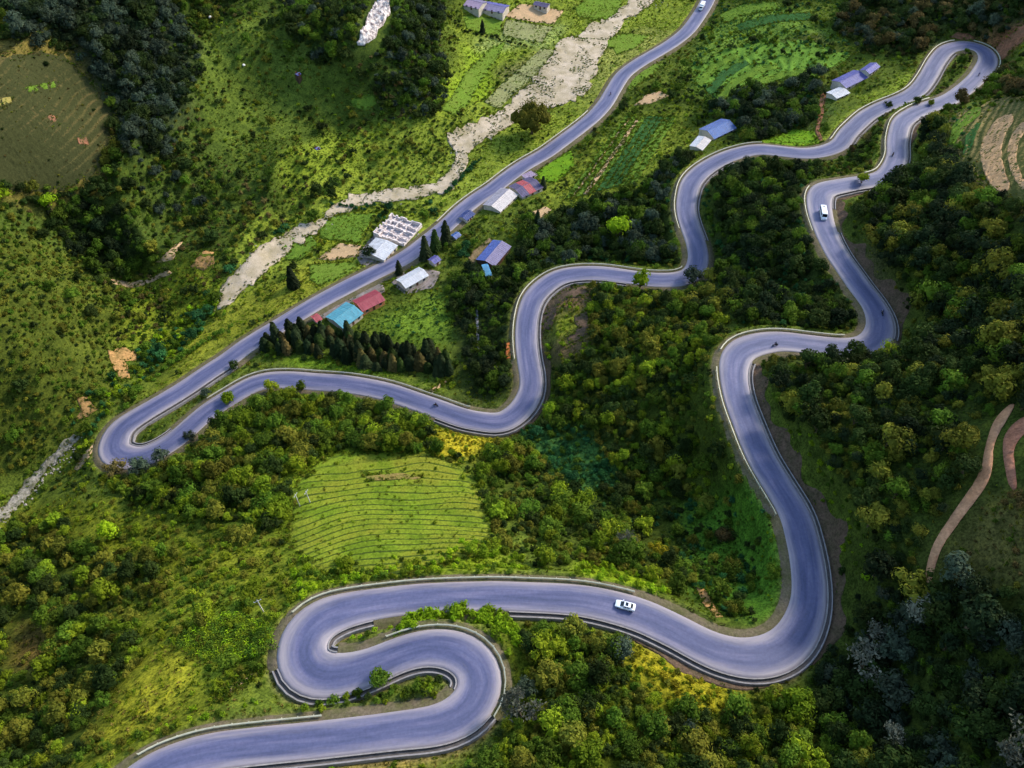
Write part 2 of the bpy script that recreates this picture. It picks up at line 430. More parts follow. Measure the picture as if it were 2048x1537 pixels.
def bil(Zc, x0, y0, st, X, Y):
    fx = np.clip((X - x0) / st, 0, Zc.shape[1] - 1.001); fy = np.clip((Y - y0) / st, 0, Zc.shape[0] - 1.001)
    i = fx.astype(int); j = fy.astype(int); a = fx - i; b = fy - j
    return (Zc[j, i] * (1 - a) + Zc[j, i + 1] * a) * (1 - b) + (Zc[j + 1, i] * (1 - a) + Zc[j + 1, i + 1] * a) * b
GZ = bil(cz, X0, Y0, 4.0, GX, GY)
def box(Z, k):
    for ax in (0, 1):
        P_ = np.pad(Z, [(k, k) if a == ax else (0, 0) for a in (0, 1)], mode='edge')
        cs = np.cumsum(P_, axis=ax)
        cs = np.insert(cs, 0, 0, axis=ax)
        Z = (np.take(cs, range(2 * k + 1, cs.shape[ax]), axis=ax) - np.take(cs, range(0, cs.shape[ax] - 2 * k - 1), axis=ax)) / (2 * k + 1)
    return Z
GZ = box(GZ, 3)
# distance to the road from every grid vertex
kd = kdtree.KDTree(len(RS))
for i, r in enumerate(RS): kd.insert((r[0], r[1], 0), i)
kd.balance()
RD = np.full(GZ.shape, 60.0); RI = np.zeros(GZ.shape, int)
cd = np.full((len(cgy), len(cgx)), 99.0)
for j, y in enumerate(cgy):
    for i, x in enumerate(cgx):
        cd[j, i] = kd.find((x, y, 0))[2]
cnear = bil(cd, X0, Y0, 4.0, GX, GY)
RD[:] = cnear
jj, ii = np.nonzero(cnear < 26)
for j, i in zip(jj, ii):
    _, k, d = kd.find((gx[i], gy[j], 0))
    RD[j, i] = d; RI[j, i] = k
PX, PY, DEP = project(GX, GY, GZ)
# natural roughness away from the road and the valley floor
VALLEY = [(430, 640), (700, 380), (880, 200), (930, 0), (1400, -60), (1380, 60), (1230, 180), (1160, 250), (840, 500), (480, 700), (230, 870), (150, 960), (60, 1010), (40, 980), (250, 780)]
val = box(inpoly(PX, PY, VALLEY).astype(float), 6)
rough = np.clip((RD - 7) / 16, 0, 1) * (1 - 0.88 * val)
hill = box((inpoly(PX, PY, [(-400, -300), (900, -300), (880, 130), (700, 330), (430, 560), (250, 700), (110, 860), (-400, 1060)])).astype(float), 10)
ridg = 1 - 2 * np.abs(fbm(GX / 46 + .35 * fbm(GX / 30, GY / 30, 21, 2), GY / 70, 23, 2))
GZ = GZ + rough * (3.2 * fbm(GX / 34, GY / 34, 3, 4) + 0.55 * fbm(GX / 6, GY / 6, 9, 2)) + hill * rough * (10.0 * (ridg - .5) + 1.0 * fbm(GX / 13, GY / 13, 27, 2))
GULLY = hill * np.clip((.35 - ridg) / .5, 0, 1)
# stepped terraces: contour benches inside these plots (polygon in photo pixels, riser height, strength)
TERR = [([(600, 950), (680, 905), (850, 905), (950, 950), (985, 1050), (970, 1110), (800, 1150), (640, 1150), (570, 1080)], 1.5),
        ([(1380, 130), (1480, 90), (1600, 80), (1700, 110), (1640, 150), (1500, 170), (1420, 210)], 1.2),
        ([(1890, 240), (1960, 205), (2060, 195), (2080, 420), (1990, 400), (1950, 330), (1900, 330)], 1.8),
        ([(-60, 120), (130, 105), (235, 230), (215, 330), (120, 385), (-60, 375)], 2.3)]
def bench_z(x, y, z, h):
    zz = (z + 0.9 * fbm(x / 18, y / 18, 31, 2)) / h
    fr = zz - np.floor(zz)
    return z + (np.floor(zz) + np.clip((fr - 0.55) / 0.45, 0, 1) - zz + .5) * h * .9
SMOOTH_T = []
for poly, h in TERR:                      # even ground under the terraces
    m = box(inpoly(PX, PY, poly).astype(float), 4)
    GZ = GZ * (1 - m) + box(GZ, 5) * m
# river cut
RIVER = """-40 1075 20 1020 60 980 105 935 150 885 185 835 235 790 300 715 360 665 420 622 455 590 490 555 545 500 600 468 640 450 680 412 740 400 800 388 860 380 905 362 925 325 915 290 960 262 1020 240 1080 205 1110 165 1130 125 1165 85 1215 55 1265 28 1310 0 1350 -40"""
rv = np.array(list(map(float, RIVER.split()))).reshape(-1, 2)
def sample(Z, X, Y): return bil(Z, X0, Y0, ST, np.asarray(X, float), np.asarray(Y, float))
def hit(px, py):
    """point of the terrain under a photo pixel"""
    d = ray(px, py)
    t = np.arange(90, 760, 0.5)
    X, Y, Z = d[0] * t, d[1] * t, CAM_H + d[2] * t
    h = sample(GZ, X, Y)
    k = np.nonzero(Z < h)[0]
    k = k[0] if len(k) else len(t) - 1
    k = max(k, 1)
    a, b = Z[k - 1] - h[k - 1], h[k] - Z[k]
    f = a / (a + b) if a + b > 1e-6 else 0
    T = t[k - 1] + 0.5 * f
    return np.array([d[0] * T, d[1] * T, float(sample(GZ, d[0] * T, d[1] * T))])
RVW = np.array([hit(x, y) for x, y in rv])
# road bench: the ground lies under the carriageway, blends into banks beyond it
half = RS[RI, 3]; zroad = RS[RI, 2]
side = np.sign((GX - RS[RI, 0]) * RN[RI, 0] + (GY - RS[RI, 1]) * RN[RI, 1])
w = np.clip((RD - (half + 2.2)) / 5.0, 0, 1); w = w * w * (3 - 2 * w)
w = np.where(cnear < 25.5, w, 1.0)
inner = np.clip((RD - (half + 1.5)) / 1.0, 0, 1)
bench = zroad - 1.1 + 0.75 * inner
bench = zroad - 1.1 + 0.75 * inner
GZ = GZ * w + bench * (1 - w)

def road_dist(X, Y): return sample(RD, X, Y)
def road_half(X, Y):
    i = np.clip(((np.asarray(X) - X0) / ST).round().astype(int), 0, nx - 1); j = np.clip(((np.asarray(Y) - Y0) / ST).round().astype(int), 0, ny - 1)
    return RS[RI[j, i], 3]
def side_of(X, Y):
    i = np.clip(((np.asarray(X) - X0) / ST).round().astype(int), 0, nx - 1); j = np.clip(((np.asarray(Y) - Y0) / ST).round().astype(int), 0, ny - 1)
    return side[j, i], zroad[j, i]

# ground colours: the plant cover and soil of each plot (polygons in photo pixels, last one wins)
PLOTS = [
    ([(-300, -300), (2400, -300), (2400, 1900), (-300, 1900)], (78, 92, 34)),
    # far hillside, upper left: greens darkened to carry the shading of the slope
    ([(-300, -200), (900, -200), (880, 120), (760, 240), (640, 420), (440, 600), (260, 720), (100, 900), (-300, 1100)], (64, 80, 32)),
    ([(-200, 60), (130, 90), (240, 230), (200, 390), (-200, 390)], (100, 90, 48)),
    ([(40, 0), (300, 0), (420, 130), (340, 260), (250, 320), (160, 130)], (52, 60, 44)),
    ([(380, 60), (600, 20), (720, 180), (740, 240), (660, 330), (560, 380), (430, 330), (380, 200)], (76, 92, 36)),
    ([(600, -50), (740, -50), (730, 110), (640, 130), (590, 60)], (66, 80, 36)),
    ([(90, 400), (240, 420), (320, 540), (230, 560), (180, 560)], (44, 56, 26)),
    ([(-100, 430), (160, 520), (240, 620), (240, 760), (140, 900), (-100, 1000)], (72, 82, 30)),
    ([(240, 560), (420, 520), (440, 610), (330, 690), (240, 690)], (104, 116, 34)),
    ([(560, 300), (760, 250), (900, 280), (920, 350), (700, 400), (560, 430)], (116, 132, 44)),
    ([(40, 170), (110, 165), (112, 178), (55, 187)], (120, 140, 30)),
    # valley floor meadows
    ([(480, 420), (700, 360), (880, 190), (940, 0), (1420, -40), (1380, 70), (1230, 190), (1150, 270), (840, 500), (560, 650), (300, 800), (230, 860), (440, 620)], (112, 126, 46)),
    ([(880, 230), (930, 80), (1000, 90), (960, 200)], (124, 148, 40)),
    ([(1000, 150), (1100, 90), (1120, 130), (1030, 210)], (112, 112, 70)),
    ([(960, 60), (1120, 50), (1110, 100), (950, 90)], (126, 140, 80)),
    ([(640, 440), (760, 420), (720, 490), (640, 500)], (124, 134, 36)),
    ([(1130, 80), (1380, 60), (1240, 170), (1160, 240), (1180, 180)], (124, 130, 66)),
    ([(420, 640), (600, 540), (720, 510), (620, 600), (480, 690), (260, 830)], (116, 122, 42)),
    # between valley road and middle road
    ([(1060, 350), (1180, 290), (1340, 220), (1420, 260), (1370, 340), (1180, 420), (1090, 420)], (104, 116, 40)),
    ([(880, 560), (1040, 520), (1030, 790), (950, 800)], (52, 62, 30)),
    ([(720, 640), (880, 590), (910, 680), (780, 690)], (84, 108, 36)),
    ([(540, 720), (720, 730), (860, 790), (700, 770), (560, 745)], (86, 112, 30)),
    ([(1060, 430), (1360, 380), (1370, 530), (1080, 540)], (50, 62, 28)),
    ([(1420, 60), (1560, 20), (1700, 60), (1640, 150), (1480, 170), (1420, 230), (1370, 180)], (96, 122, 50)),
    ([(1500, 90), (1660, 60), (1680, 110), (1540, 130)], (90, 92, 50)),
    ([(1400, 200), (1640, 160), (1640, 260), (1510, 290), (1420, 240)], (66, 84, 40)),
    ([(1510, 285), (1620, 262), (1650, 285), (1560, 298)], (128, 150, 30)),
    ([(1650, 230), (1840, 140), (1840, 170), (1690, 240), (1660, 285)], (122, 138, 50)),
    ([(1730, 0), (2100, 0), (2100, 70), (1990, 80), (1900, 70), (1800, 110)], (58, 70, 44)),
    # spurs between the switchbacks
    ([(1090, 570), (1440, 570), (1450, 800), (1560, 1000), (1580, 1260), (1460, 1250), (1150, 1130), (960, 900), (1080, 840)], (58, 70, 24)),
    ([(1430, 320), (1640, 320), (1620, 420), (1730, 640), (1480, 660), (1400, 540)], (46, 60, 28)),
    ([(1090, 590), (1180, 570), (1180, 690), (1100, 720)], (104, 84, 66)),
    ([(1120, 620), (1180, 610), (1160, 660), (1110, 670)], (112, 124, 34)),
    ([(1040, 870), (1180, 860), (1240, 960), (1120, 990)], (52, 86, 44)),
    ([(1340, 1000), (1540, 960), (1580, 1140), (1560, 1260), (1400, 1200)], (72, 108, 34)),
    ([(1150, 1125), (1300, 1160), (1340, 1180), (1150, 1160)], (128, 150, 24)),
    ([(330, 920), (560, 780), (880, 820), (960, 900), (620, 960), (560, 1080), (250, 1040)], (62, 78, 22)),
    ([(860, 850), (1000, 870), (960, 920), (880, 900)], (146, 136, 36)),
    ([(590, 940), (700, 905), (850, 905), (960, 960), (990, 1070), (960, 1130), (780, 1160), (600, 1150), (560, 1080)], (104, 122, 30)),
    ([(590, 1120), (960, 1080), (1060, 1150), (700, 1175), (600, 1200)], (112, 128, 32)),
    # lower left slope
    ([(-100, 1060), (220, 1010), (560, 1090), (590, 1200), (540, 1340), (300, 1480), (150, 1600), (-100, 1600)], (96, 104, 30)),
    ([(-100, 1100), (120, 1100), (260, 1280), (180, 1500), (-100, 1540)], (60, 72, 24)),
    ([(40, 1230), (110, 1250), (90, 1340), (30, 1320)], (98, 78, 42)),
    ([(190, 1420), (330, 1280), (420, 1310), (300, 1430), (180, 1500)], (126, 126, 36)),
    ([(330, 1280), (460, 1180), (560, 1250), (520, 1320), (400, 1370)], (94, 112, 34)),
    # near spur and right-hand forest
    ([(1020, 1230), (1500, 1360), (1700, 1450), (1800, 1700), (880, 1700), (1000, 1480)], (74, 84, 20)),
    ([(1240, 1270), (1440, 1330), (1460, 1420), (1360, 1430), (1270, 1340)], (132, 126, 32)),
    ([(600, 1500), (900, 1470), (960, 1480), (820, 1540), (600, 1540)], (138, 118, 66)),
    ([(1500, 700), (1800, 720), (1830, 600), (1700, 420), (2300, 300), (2300, 1800), (1600, 1800), (1640, 1350), (1660, 1000)], (54, 66, 26)),
    ([(1680, 480), (1740, 500), (1800, 640), (1770, 650)], (76, 64, 58)),
    ([(1870, 1130), (1990, 1000), (2100, 1000), (2100, 1200), (1950, 1180)], (92, 88, 50)),
    ([(1880, 250), (1960, 200), (1960, 320), (1900, 330)], (90, 112, 44)),
    ([(1950, 220), (2100, 190), (2100, 420), (2000, 400), (1940, 330)], (150, 128, 84)),
    ([(1950, 70), (2100, 20), (2100, 70), (2000, 120)], (132, 86, 66)),
]
PX, PY, DEP = project(GX, GY, GZ)
jx = 46 * fbm(GX / 22, GY / 22, 41, 4); jy = 40 * fbm(GX / 22, GY / 22, 57, 4)
COL = np.zeros(GZ.shape + (3,))
for poly, rgb in PLOTS:
    COL[inpoly(PX + jx, PY + jy, poly)] = s2l(rgb)
for k in range(3): COL[..., k] = box(box(COL[..., k], 3), 2)
# earth verge along the road and bare cut banks on the uphill side
ve = np.clip(1 - (RD - half - 0.6) / 2.2, 0, 1) * (0.45 + 0.55 * (fbm(GX / 5, GY / 5, 71, 3) > -0.1))
ve = np.where(cnear < 25, ve, 0)
for k, v in enumerate(s2l((118, 104, 82))): COL[..., k] = COL[..., k] * (1 - ve) + v * ve

# the sheet: the fine grid with coarse rings out to the far ridges
ext = np.array([4, 10, 20, 40, 80, 160, 320], float)
ax_ = np.r_[(X0 - ext)[::-1], gx, X1 + ext]; ay_ = np.r_[(Y0 - ext)[::-1], gy, Y1 + ext]
AX, AY = np.meshgrid(ax_, ay_)
AZ = np.empty(AX.shape); ne = len(ext)
AZ[ne:-ne, ne:-ne] = GZ
outm = np.ones(AX.shape, bool); outm[ne:-ne, ne:-ne] = False
cl = sample(GZ, np.clip(AX, X0, X1), np.clip(AY, Y0, Y1))
dist_o = np.maximum(np.maximum(X0 - AX, AX - X1), np.maximum(Y0 - AY, AY - Y1))
AZ[outm] = (cl + np.clip(dist_o, 0, None) * 0.12 * np.clip((cl - 10) / 40, 0, 1))[outm]
AC = np.empty(AX.shape + (3,)); AC[:] = s2l((66, 80, 32)); AC[ne:-ne, ne:-ne] = COL
V = np.stack([AX.ravel(), AY.ravel(), AZ.ravel()], 1)
ncx, ncy = len(ax_), len(ay_)
I = np.arange(ncx * ncy).reshape(ncy, ncx)
Fq = np.stack([I[:-1, :-1].ravel(), I[:-1, 1:].ravel(), I[1:, 1:].ravel(), I[1:, :-1].ravel()], 1)
me = bpy.data.meshes.new('terrain')
me.vertices.add(len(V)); me.vertices.foreach_set('co', V.ravel())
me.loops.add(Fq.size); me.loops.foreach_set('vertex_index', Fq.ravel())
me.polygons.add(len(Fq)); me.polygons.foreach_set('loop_start', np.arange(0, Fq.size, 4)); me.polygons.foreach_set('loop_total', np.full(len(Fq), 4))
me.polygons.foreach_set('use_smooth', np.ones(len(Fq), bool))
ca = me.color_attributes.new('Col', 'FLOAT_COLOR', 'POINT')
ca.data.foreach_set('color', np.c_[AC.reshape(-1, 3), np.ones(len(V))].ravel())
me.materials.append(GROUND); me.update(); me.validate()
terrain = bpy.data.objects.new('terrain', me); C.objects.link(terrain)
tag(terrain, 'green mountain slopes and valley floor under the winding road', None, None, 'structure')

# ------------------------------------------------------------------ strips that follow the road
def strip(name, mat, i0, i1, prof, parent=None, attr=False, sidev=1, smooth_=True):
    """prof: list of (offset from the edge outward, dz) or, with attr, of lateral fractions"""
    i0, i1 = min(i0, i1), max(i0, i1)
    vs = []; fs = []; lat = []
    m = len(prof)
    for i in range(i0, i1 + 1):
        x, y, z, h = RS[i]; nrm = RN[i] * sidev
        for o_, dz in prof:
            if attr:
                off = o_ * h
                crown = 0.06 * (1 - o_ * o_)
                vs.append((x + RN[i][0] * off, y + RN[i][1] * off, z + dz + crown)); lat.append((o_, max(0.0, h - 3.8) * 0.11, RSs[i]))
            else:
                off = h + o_
                vs.append((x + nrm[0] * off, y + nrm[1] * off, z + dz))
    nrow = i1 - i0 + 1
    for r in range(nrow - 1):
        for k in range(m - 1):
            a = r * m + k
            fs.append((a, a + 1, a + m + 1, a + m) if sidev < 0 or attr else (a, a + m, a + m + 1, a + 1))
    o = mesh_obj(name, vs, fs, mat, parent, smooth_)
    if attr:
        at = o.data.attributes.new('lat', 'FLOAT_VECTOR', 'POINT')
        at.data.foreach_set('vector', np.array(lat, float).ravel())
    return o
N1 = len(RS) - 1
prof = [(-1.0, -1.6), (-1.0, 0.0)] + [(k / 6, 0.0) for k in range(-5, 6)] + [(1.0, 0.0), (1.0, -1.6)]
road = strip('mountain_road', ROADM, 0, N1, prof, attr=True)
tag(road, 'pale lavender grey asphalt road winding down the pass in hairpins', None, None, 'structure')
def rail(i0, i1, sidev, label, off=0.75):
    i0, i1 = min(i0, i1), max(i0, i1)
    x, y, z, h = RS[(i0 + i1) // 2]
    root = empty('guard_rail', (0, 0, 0)); tag(root, label, 'guard rail', 'guard rails along the mountain road')
    def edge(i):
        return RS[i][:2] + RN[i] * sidev * (RS[i][3] + off), RS[i][2] - 0.1
    b = MB()
    pr = [(0.07, 0.42), (-0.10, 0.47), (0.03, 0.60), (-0.10, 0.73), (0.07, 0.80)]
    vs = []; fs = []
    for i in range(i0, i1 + 1):
        p, zz = edge(i); nn = RN[i] * sidev
        for o_, dz in pr + [(0.16, 0.81), (0.16, 0.41)]:
            vs.append((p[0] + nn[0] * o_, p[1] + nn[1] * o_, zz + dz))
    m = 7
    for r in range(i1 - i0):
        for k in range(m):
            a = r * m + k; c = r * m + (k + 1) % m
            fs.append((a, c, c + m, a + m))
    mesh_obj('beam', vs, fs, RAILM, root)
    pb = MB()
    for i in range(i0, i1 + 1, 2):
        p, zz = edge(i); nn = RN[i] * sidev; tt = RT[i]
        c = p + nn * 0.24
        q_ = [c + nn * a * 0.08 + tt * b_ * 0.08 for a, b_ in ((-1, -1), (1, -1), (1, 1), (-1, 1))]
        pb.hexa([(u[0], u[1], zz - 1.2) for u in q_] + [(u[0], u[1], zz + 0.78) for u in q_])
    po = pb.build('posts', RAILM, root); po['kind'] = 'stuff'
    return root
def RIx(a): return road_index(*a)
for a, b_, sv, lb in [
    ((300, 1545), (640, 1479), 1, 'pale guard rail on the far side of the lowest road in the picture'),
    ((945, 1410), (779, 1317), -1, 'pale guard rail round the outside of the near hairpin loop'),
    ((625, 1251), (1257, 1222), 1, 'long pale guard rail above the terraced field beside the white car'),
    ((1588, 1024), (1467, 745), 1, 'pale guard rail down the left edge of the long blue road stretch'),
    ((1474, 712), (1703, 697), 1, 'pale guard rail on the bend below the white minibus'),
    ((1653, 467), (1644, 383), 1, 'short pale guard rail beside the white minibus'),
    ((1743, 362), (1876, 208), 1, 'pale guard rail on the narrow neck under the top hairpin'),
    ((1959, 150), (1946, 92), -1, 'short pale rail at the top hairpin by the red earth'),
    ((1919, 92), (1679, 290), -1, 'pale guard rail from the top hairpin down past the white shed'),
    ((1524, 299), (1381, 457), -1, 'pale guard rail curving round below the blue roofed house'),
    ((1384, 549), (1056, 719), -1, 'pale guard rail round the middle bend above the village'),
    ((929, 837), (427, 815), -1, 'pale guard rail along the road under the dark conifer row'),
    ((891, 453), (1191, 230), 1, 'pale guard rail on the river side of the valley road'),
]:
    rail(RIx(a), RIx(b_), sv, lb)
def ditch(i0, i1, sv, label, wall=0.0):
    o = strip('drain_ditch', CONC, i0, i1, [(0.0, 0.03), (0.0, 0.16), (0.28, 0.16), (0.32, -0.4), (0.9, -0.4), (1.0, 0.0 + wall), (1.3, 0.0 + wall), (1.52, -0.9)], sidev=sv, smooth_=False)
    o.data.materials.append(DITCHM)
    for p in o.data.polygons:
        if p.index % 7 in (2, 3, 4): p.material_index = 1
    tag(o, label, 'ditch', 'concrete ditches at the foot of the cut banks')
    return o
DITCH = [
    ((400, 1508), (945, 1410), -1, 'dark ditch along the near edge of the lowest road'),
    ((945, 1410), (602, 1314), 1, 'dark kerbed ditch round the shrub island of the near loop'),
    ((672, 1352), (745, 1209), -1, 'dark ditch round the tight inner end of the near hairpin'),
    ((1024, 1193), (1605, 1250), -1, 'dark ditch with pale kerb under the white car'),
    ((1605, 1250), (1474, 712), -1, 'dark ditch at the foot of the brown bank by the blue road'),
    ((1758, 669), (1653, 467), -1, 'dark ditch below the brown bank beside the minibus road'),
    ((1639, 417), (1743, 362), -1, 'dark ditch at the inner curve above the minibus'),
    ((1774, 350), (1849, 217), -1, 'dark ditch on the inside of the narrow neck'),
    ((1893, 100), (1679, 290), 1, 'dark ditch inside the top hairpin'),
    ((1451, 315), (1391, 483), 1, 'dark ditch at the inner side of the upper middle bend'),
    ((1257, 554), (879, 819), 1, 'dark ditch with pale lip inside the middle bend'),
    ((360, 872), (457, 719), -1, 'dark ditch inside the lowest hairpin'),
]
for a, b_, sv, lb in DITCH: ditch(RIx(a), RIx(b_), sv, lb)
# earth verges wherever no ditch runs
for sv in (1, -1):
    free = np.ones(N1 + 1, bool)
    for a, b_, s2, _lb in DITCH:
        i0, i1 = sorted((RIx(a), RIx(b_)))
        if s2 == sv: free[i0 + 1:i1] = False
    i = 0; nseg = 0
    while i <= N1:
        if not free[i]: i += 1; continue
        j = i
        while j < N1 and free[j + 1]: j += 1
        if j - i > 2:
            nseg += 1
            vo = strip('road_verge', VERGE, i, j, [(-0.05, -0.06), (0.5, -0.05), (1.3, -0.2), (2.6, -0.9)], sidev=sv)
            tag(vo, 'bare earth verge of the mountain road, stretch %d of its %s edge' % (nseg, 'left' if sv > 0 else 'right'), None, None, 'structure')
        i = j + 1
def cut_bank(a, b_, sv, label, wid):
    i0, i1 = sorted((RIx(a), RIx(b_)))
    vs = []; fs = []; offs = np.linspace(1.5, 1.5 + wid, 7); m = len(offs)
    for i in range(i0, i1 + 1):
        tp = min(1, (i - i0 + 1) / 8, (i1 - i + 1) / 8); wob = 1 + .28 * math.sin(i * .37) + .22 * math.sin(i * .91 + 1)
        for k, o_ in enumerate(offs):
            oo = 1.5 + (o_ - 1.5) * tp * wob
            x = RS[i][0] + RN[i][0] * sv * (RS[i][3] + oo); y = RS[i][1] + RN[i][1] * sv * (RS[i][3] + oo)
            z = float(sample(GZ, x, y)) + .16 - (.4 if k == m - 1 else 0) + (.25 * random.random() if 0 < k < m - 1 else 0)
            vs.append((x, y, max(z, RS[i][2] - .6) if k == 0 else z))
    for q_ in range(i1 - i0):
        for k in range(m - 1):
            c_ = q_ * m + k; fs.append((c_, c_ + 1, c_ + m + 1, c_ + m) if sv < 0 else (c_, c_ + m, c_ + m + 1, c_ + 1))
    o = mesh_obj('cut_bank', vs, fs, BANK, None, True); tag(o, label, None, None, 'structure')
    CUTS.append((i0, i1, sv, 1.5 + wid))
CUTS = []
cut_bank((1578, 1290), (1494, 695), -1, 'dark brown cut bank along the long blue road stretch', 2.6)
cut_bank((1758, 669), (1653, 467), -1, 'dark brown cut bank above the minibus road', 3.0)
cut_bank((1653, 467), (1709, 367), -1, 'brown cut bank inside the minibus bend', 2.6)
cut_bank((1157, 547), (1052, 679), 1, 'reddish brown cut bank inside the middle bend', 3.0)
cut_bank((1052, 679), (1005, 845), 1, 'narrow brown cut bank below the middle bend', 1.6)
cut_bank((1257, 1222), (1536, 1312), -1, 'tan earth strip below the ditch under the white car', 1.8)
cut_bank((1794, 283), (1823, 230), -1, 'brown cut bank on the narrow neck', 1.8)


# ------------------------------------------------------------------ plots, paths and the stony stream bed draped on the ground
BLOCK = np.zeros(GZ.shape, bool)                  # no plants here
BLOCKT = np.zeros(GZ.shape, bool)                 # no grass either
def gmark(poly_w, grow=0, hard=True):
    m = inpoly(GX, GY, [tuple(p[:2]) for p in poly_w])
    if grow: m = box(m.astype(float), grow) > 0.02
    BLOCK[m] = True
    if hard: BLOCKT[m] = True
def rag(poly, step=9.0, amp=2.2, seed=1):
    """photo polygon -> denser, slightly ragged outline"""
    out = []
    r = np.random.default_rng(seed)
    if amp <= 0.5:                                   # smooth, clean edge: corner cutting
        for _ in range(2):
            poly = [tuple(np.array(a) * (1 - f) + np.array(b) * f) for a, b in zip(poly, poly[1:] + poly[:1]) for f in (.25, .75)]
    n_ = len(poly)
    for i in range(n_):
        a = np.array(poly[i], float); b = np.array(poly[(i + 1) % n_], float)
        k = max(1, int(np.hypot(*(b - a)) / step))
        for t in range(k):
            p = a + (b - a) * t / k
            out.append(tuple(p + r.normal(0, amp, 2) * (0.6 if t == 0 else 1)))
    return out
def drape(name, poly, mat, label, lift=0.12, step=1.5, amp=2.0, block=True, kind='structure', cat=None, group=None, bumpy=0.0, world=False, terr=0.0, weeds=True):
    w_ = [np.array(p) for p in poly] if world else [hit(*p) for p in rag(poly, amp=amp, seed=len(label))]
    P2 = [Vector((float(p[0]), float(p[1]))) for p in w_]
    xs = [p.x for p in P2]; ys = [p.y for p in P2]
    inner_ = []
    for x in np.arange(min(xs), max(xs), step):
        for y in np.arange(min(ys), max(ys), step):
            inner_.append((x + random.uniform(-.3, .3) * step, y + random.uniform(-.3, .3) * step))
    if inner_:
        ia = np.array(inner_)
        ia = ia[inpoly(ia[:, 0], ia[:, 1], [(p.x, p.y) for p in P2])]
    else: ia = np.zeros((0, 2))
    vin = P2 + [Vector(map(float, p)) for p in ia]
    nb = len(P2)
    vo, _, fo, *_r = delaunay_2d_cdt(vin, [(i, (i + 1) % nb) for i in range(nb)], [], 1, 1e-4)
    arr = np.array([(v.x, v.y) for v in vo])
    z = sample(GZ, arr[:, 0], arr[:, 1]) + lift
    if terr:
        rdd = np.clip((road_dist(arr[:, 0], arr[:, 1]) - road_half(arr[:, 0], arr[:, 1]) - 3) / 4, 0, 1)
        tm = box(box(inpoly(GX, GY, [(p.x, p.y) for p in P2]).astype(float), 3), 2) if len(P2) > 30 and step < 1 and not block else np.ones(GZ.shape)
        tf = np.clip((sample(tm, arr[:, 0], arr[:, 1]) - .5) / .42, 0, 1) if not block else 1.0
        z = z + (bench_z(arr[:, 0], arr[:, 1], z, terr) - z) * rdd * tf
        if not block: z = z - .07 * (1 - tf)
    if bumpy: z = z + bumpy * np.abs(fbm(arr[:, 0] / 1.8, arr[:, 1] / 1.8, 5, 2))
    o = mesh_obj(name, np.c_[arr, z], [tuple(f) for f in fo], mat, None, True)
    bm = bmesh.new(); bm.from_mesh(o.data)
    for f in bm.faces:
        if f.normal.z < 0: f.normal_flip()
    # a skirt so that the sheet has an edge in the ground
    be = [e for e in bm.edges if len(e.link_faces) == 1]
    r = bmesh.ops.extrude_edge_only(bm, edges=be)
    for v in [g for g in r['geom'] if isinstance(g, bmesh.types.BMVert)]: v.co.z -= lift + 0.35
    bm.to_mesh(o.data); bm.free()
    tag(o, label, cat, group, kind)
    if weeds: EDGES.extend([(p[0], p[1]) for p in w_])
    if block: gmark(w_, 1 if 'track' in name or 'river' in name else 0, mat not in SOFT)
    return o
SOFT = []; EDGES = []
GRAVEL = patch_material('river_gravel', (188, 170, 150), 0.22, 0.13, 2.6, 0.3, alt=(150, 136, 108))
GRAVEL2 = patch_material('river_gravel_grey', (150, 142, 132), 0.35, 0.4, 1.4, 0.9, alt=(96, 94, 76))
TAN = patch_material('tan_soil', (186, 152, 116), 0.2, 0.2, 1.6, 0.4, alt=(166, 140, 106))
ORANGE = patch_material('orange_soil', (170, 128, 82), 0.3, 0.3, 1.2, 0.7, alt=(128, 104, 62))
REDS = patch_material('red_soil', (146, 98, 74), 0.3, 0.3, 1.2, 0.7, alt=(112, 84, 62))
TRACK = patch_material('track_soil', (190, 142, 108), 0.2, 0.25, 1.6, 0.5, alt=(162, 120, 90))
LIME = patch_material('rice_green', (104, 136, 28), 0.22, 0.15, 2.2, 0.8, alt=(86, 122, 28))
MEAD = patch_material('meadow_green', (102, 120, 44), 0.3, 0.12, 2.0, 0.8, alt=(98, 124, 40))
DRYF = patch_material('stubble_field', (142, 144, 92), 0.28, 0.12, 1.5, 0.7, alt=(124, 122, 84))
DKG = patch_material('dark_crop', (54, 92, 46), 0.35, 0.3, 2.0, 0.9, alt=(48, 78, 36))
LTG = patch_material('light_crop', (98, 122, 40), 0.3, 0.3, 2.0, 0.9, alt=(80, 106, 36))
SOFT += [LIME, MEAD, DRYF, DKG, LTG]
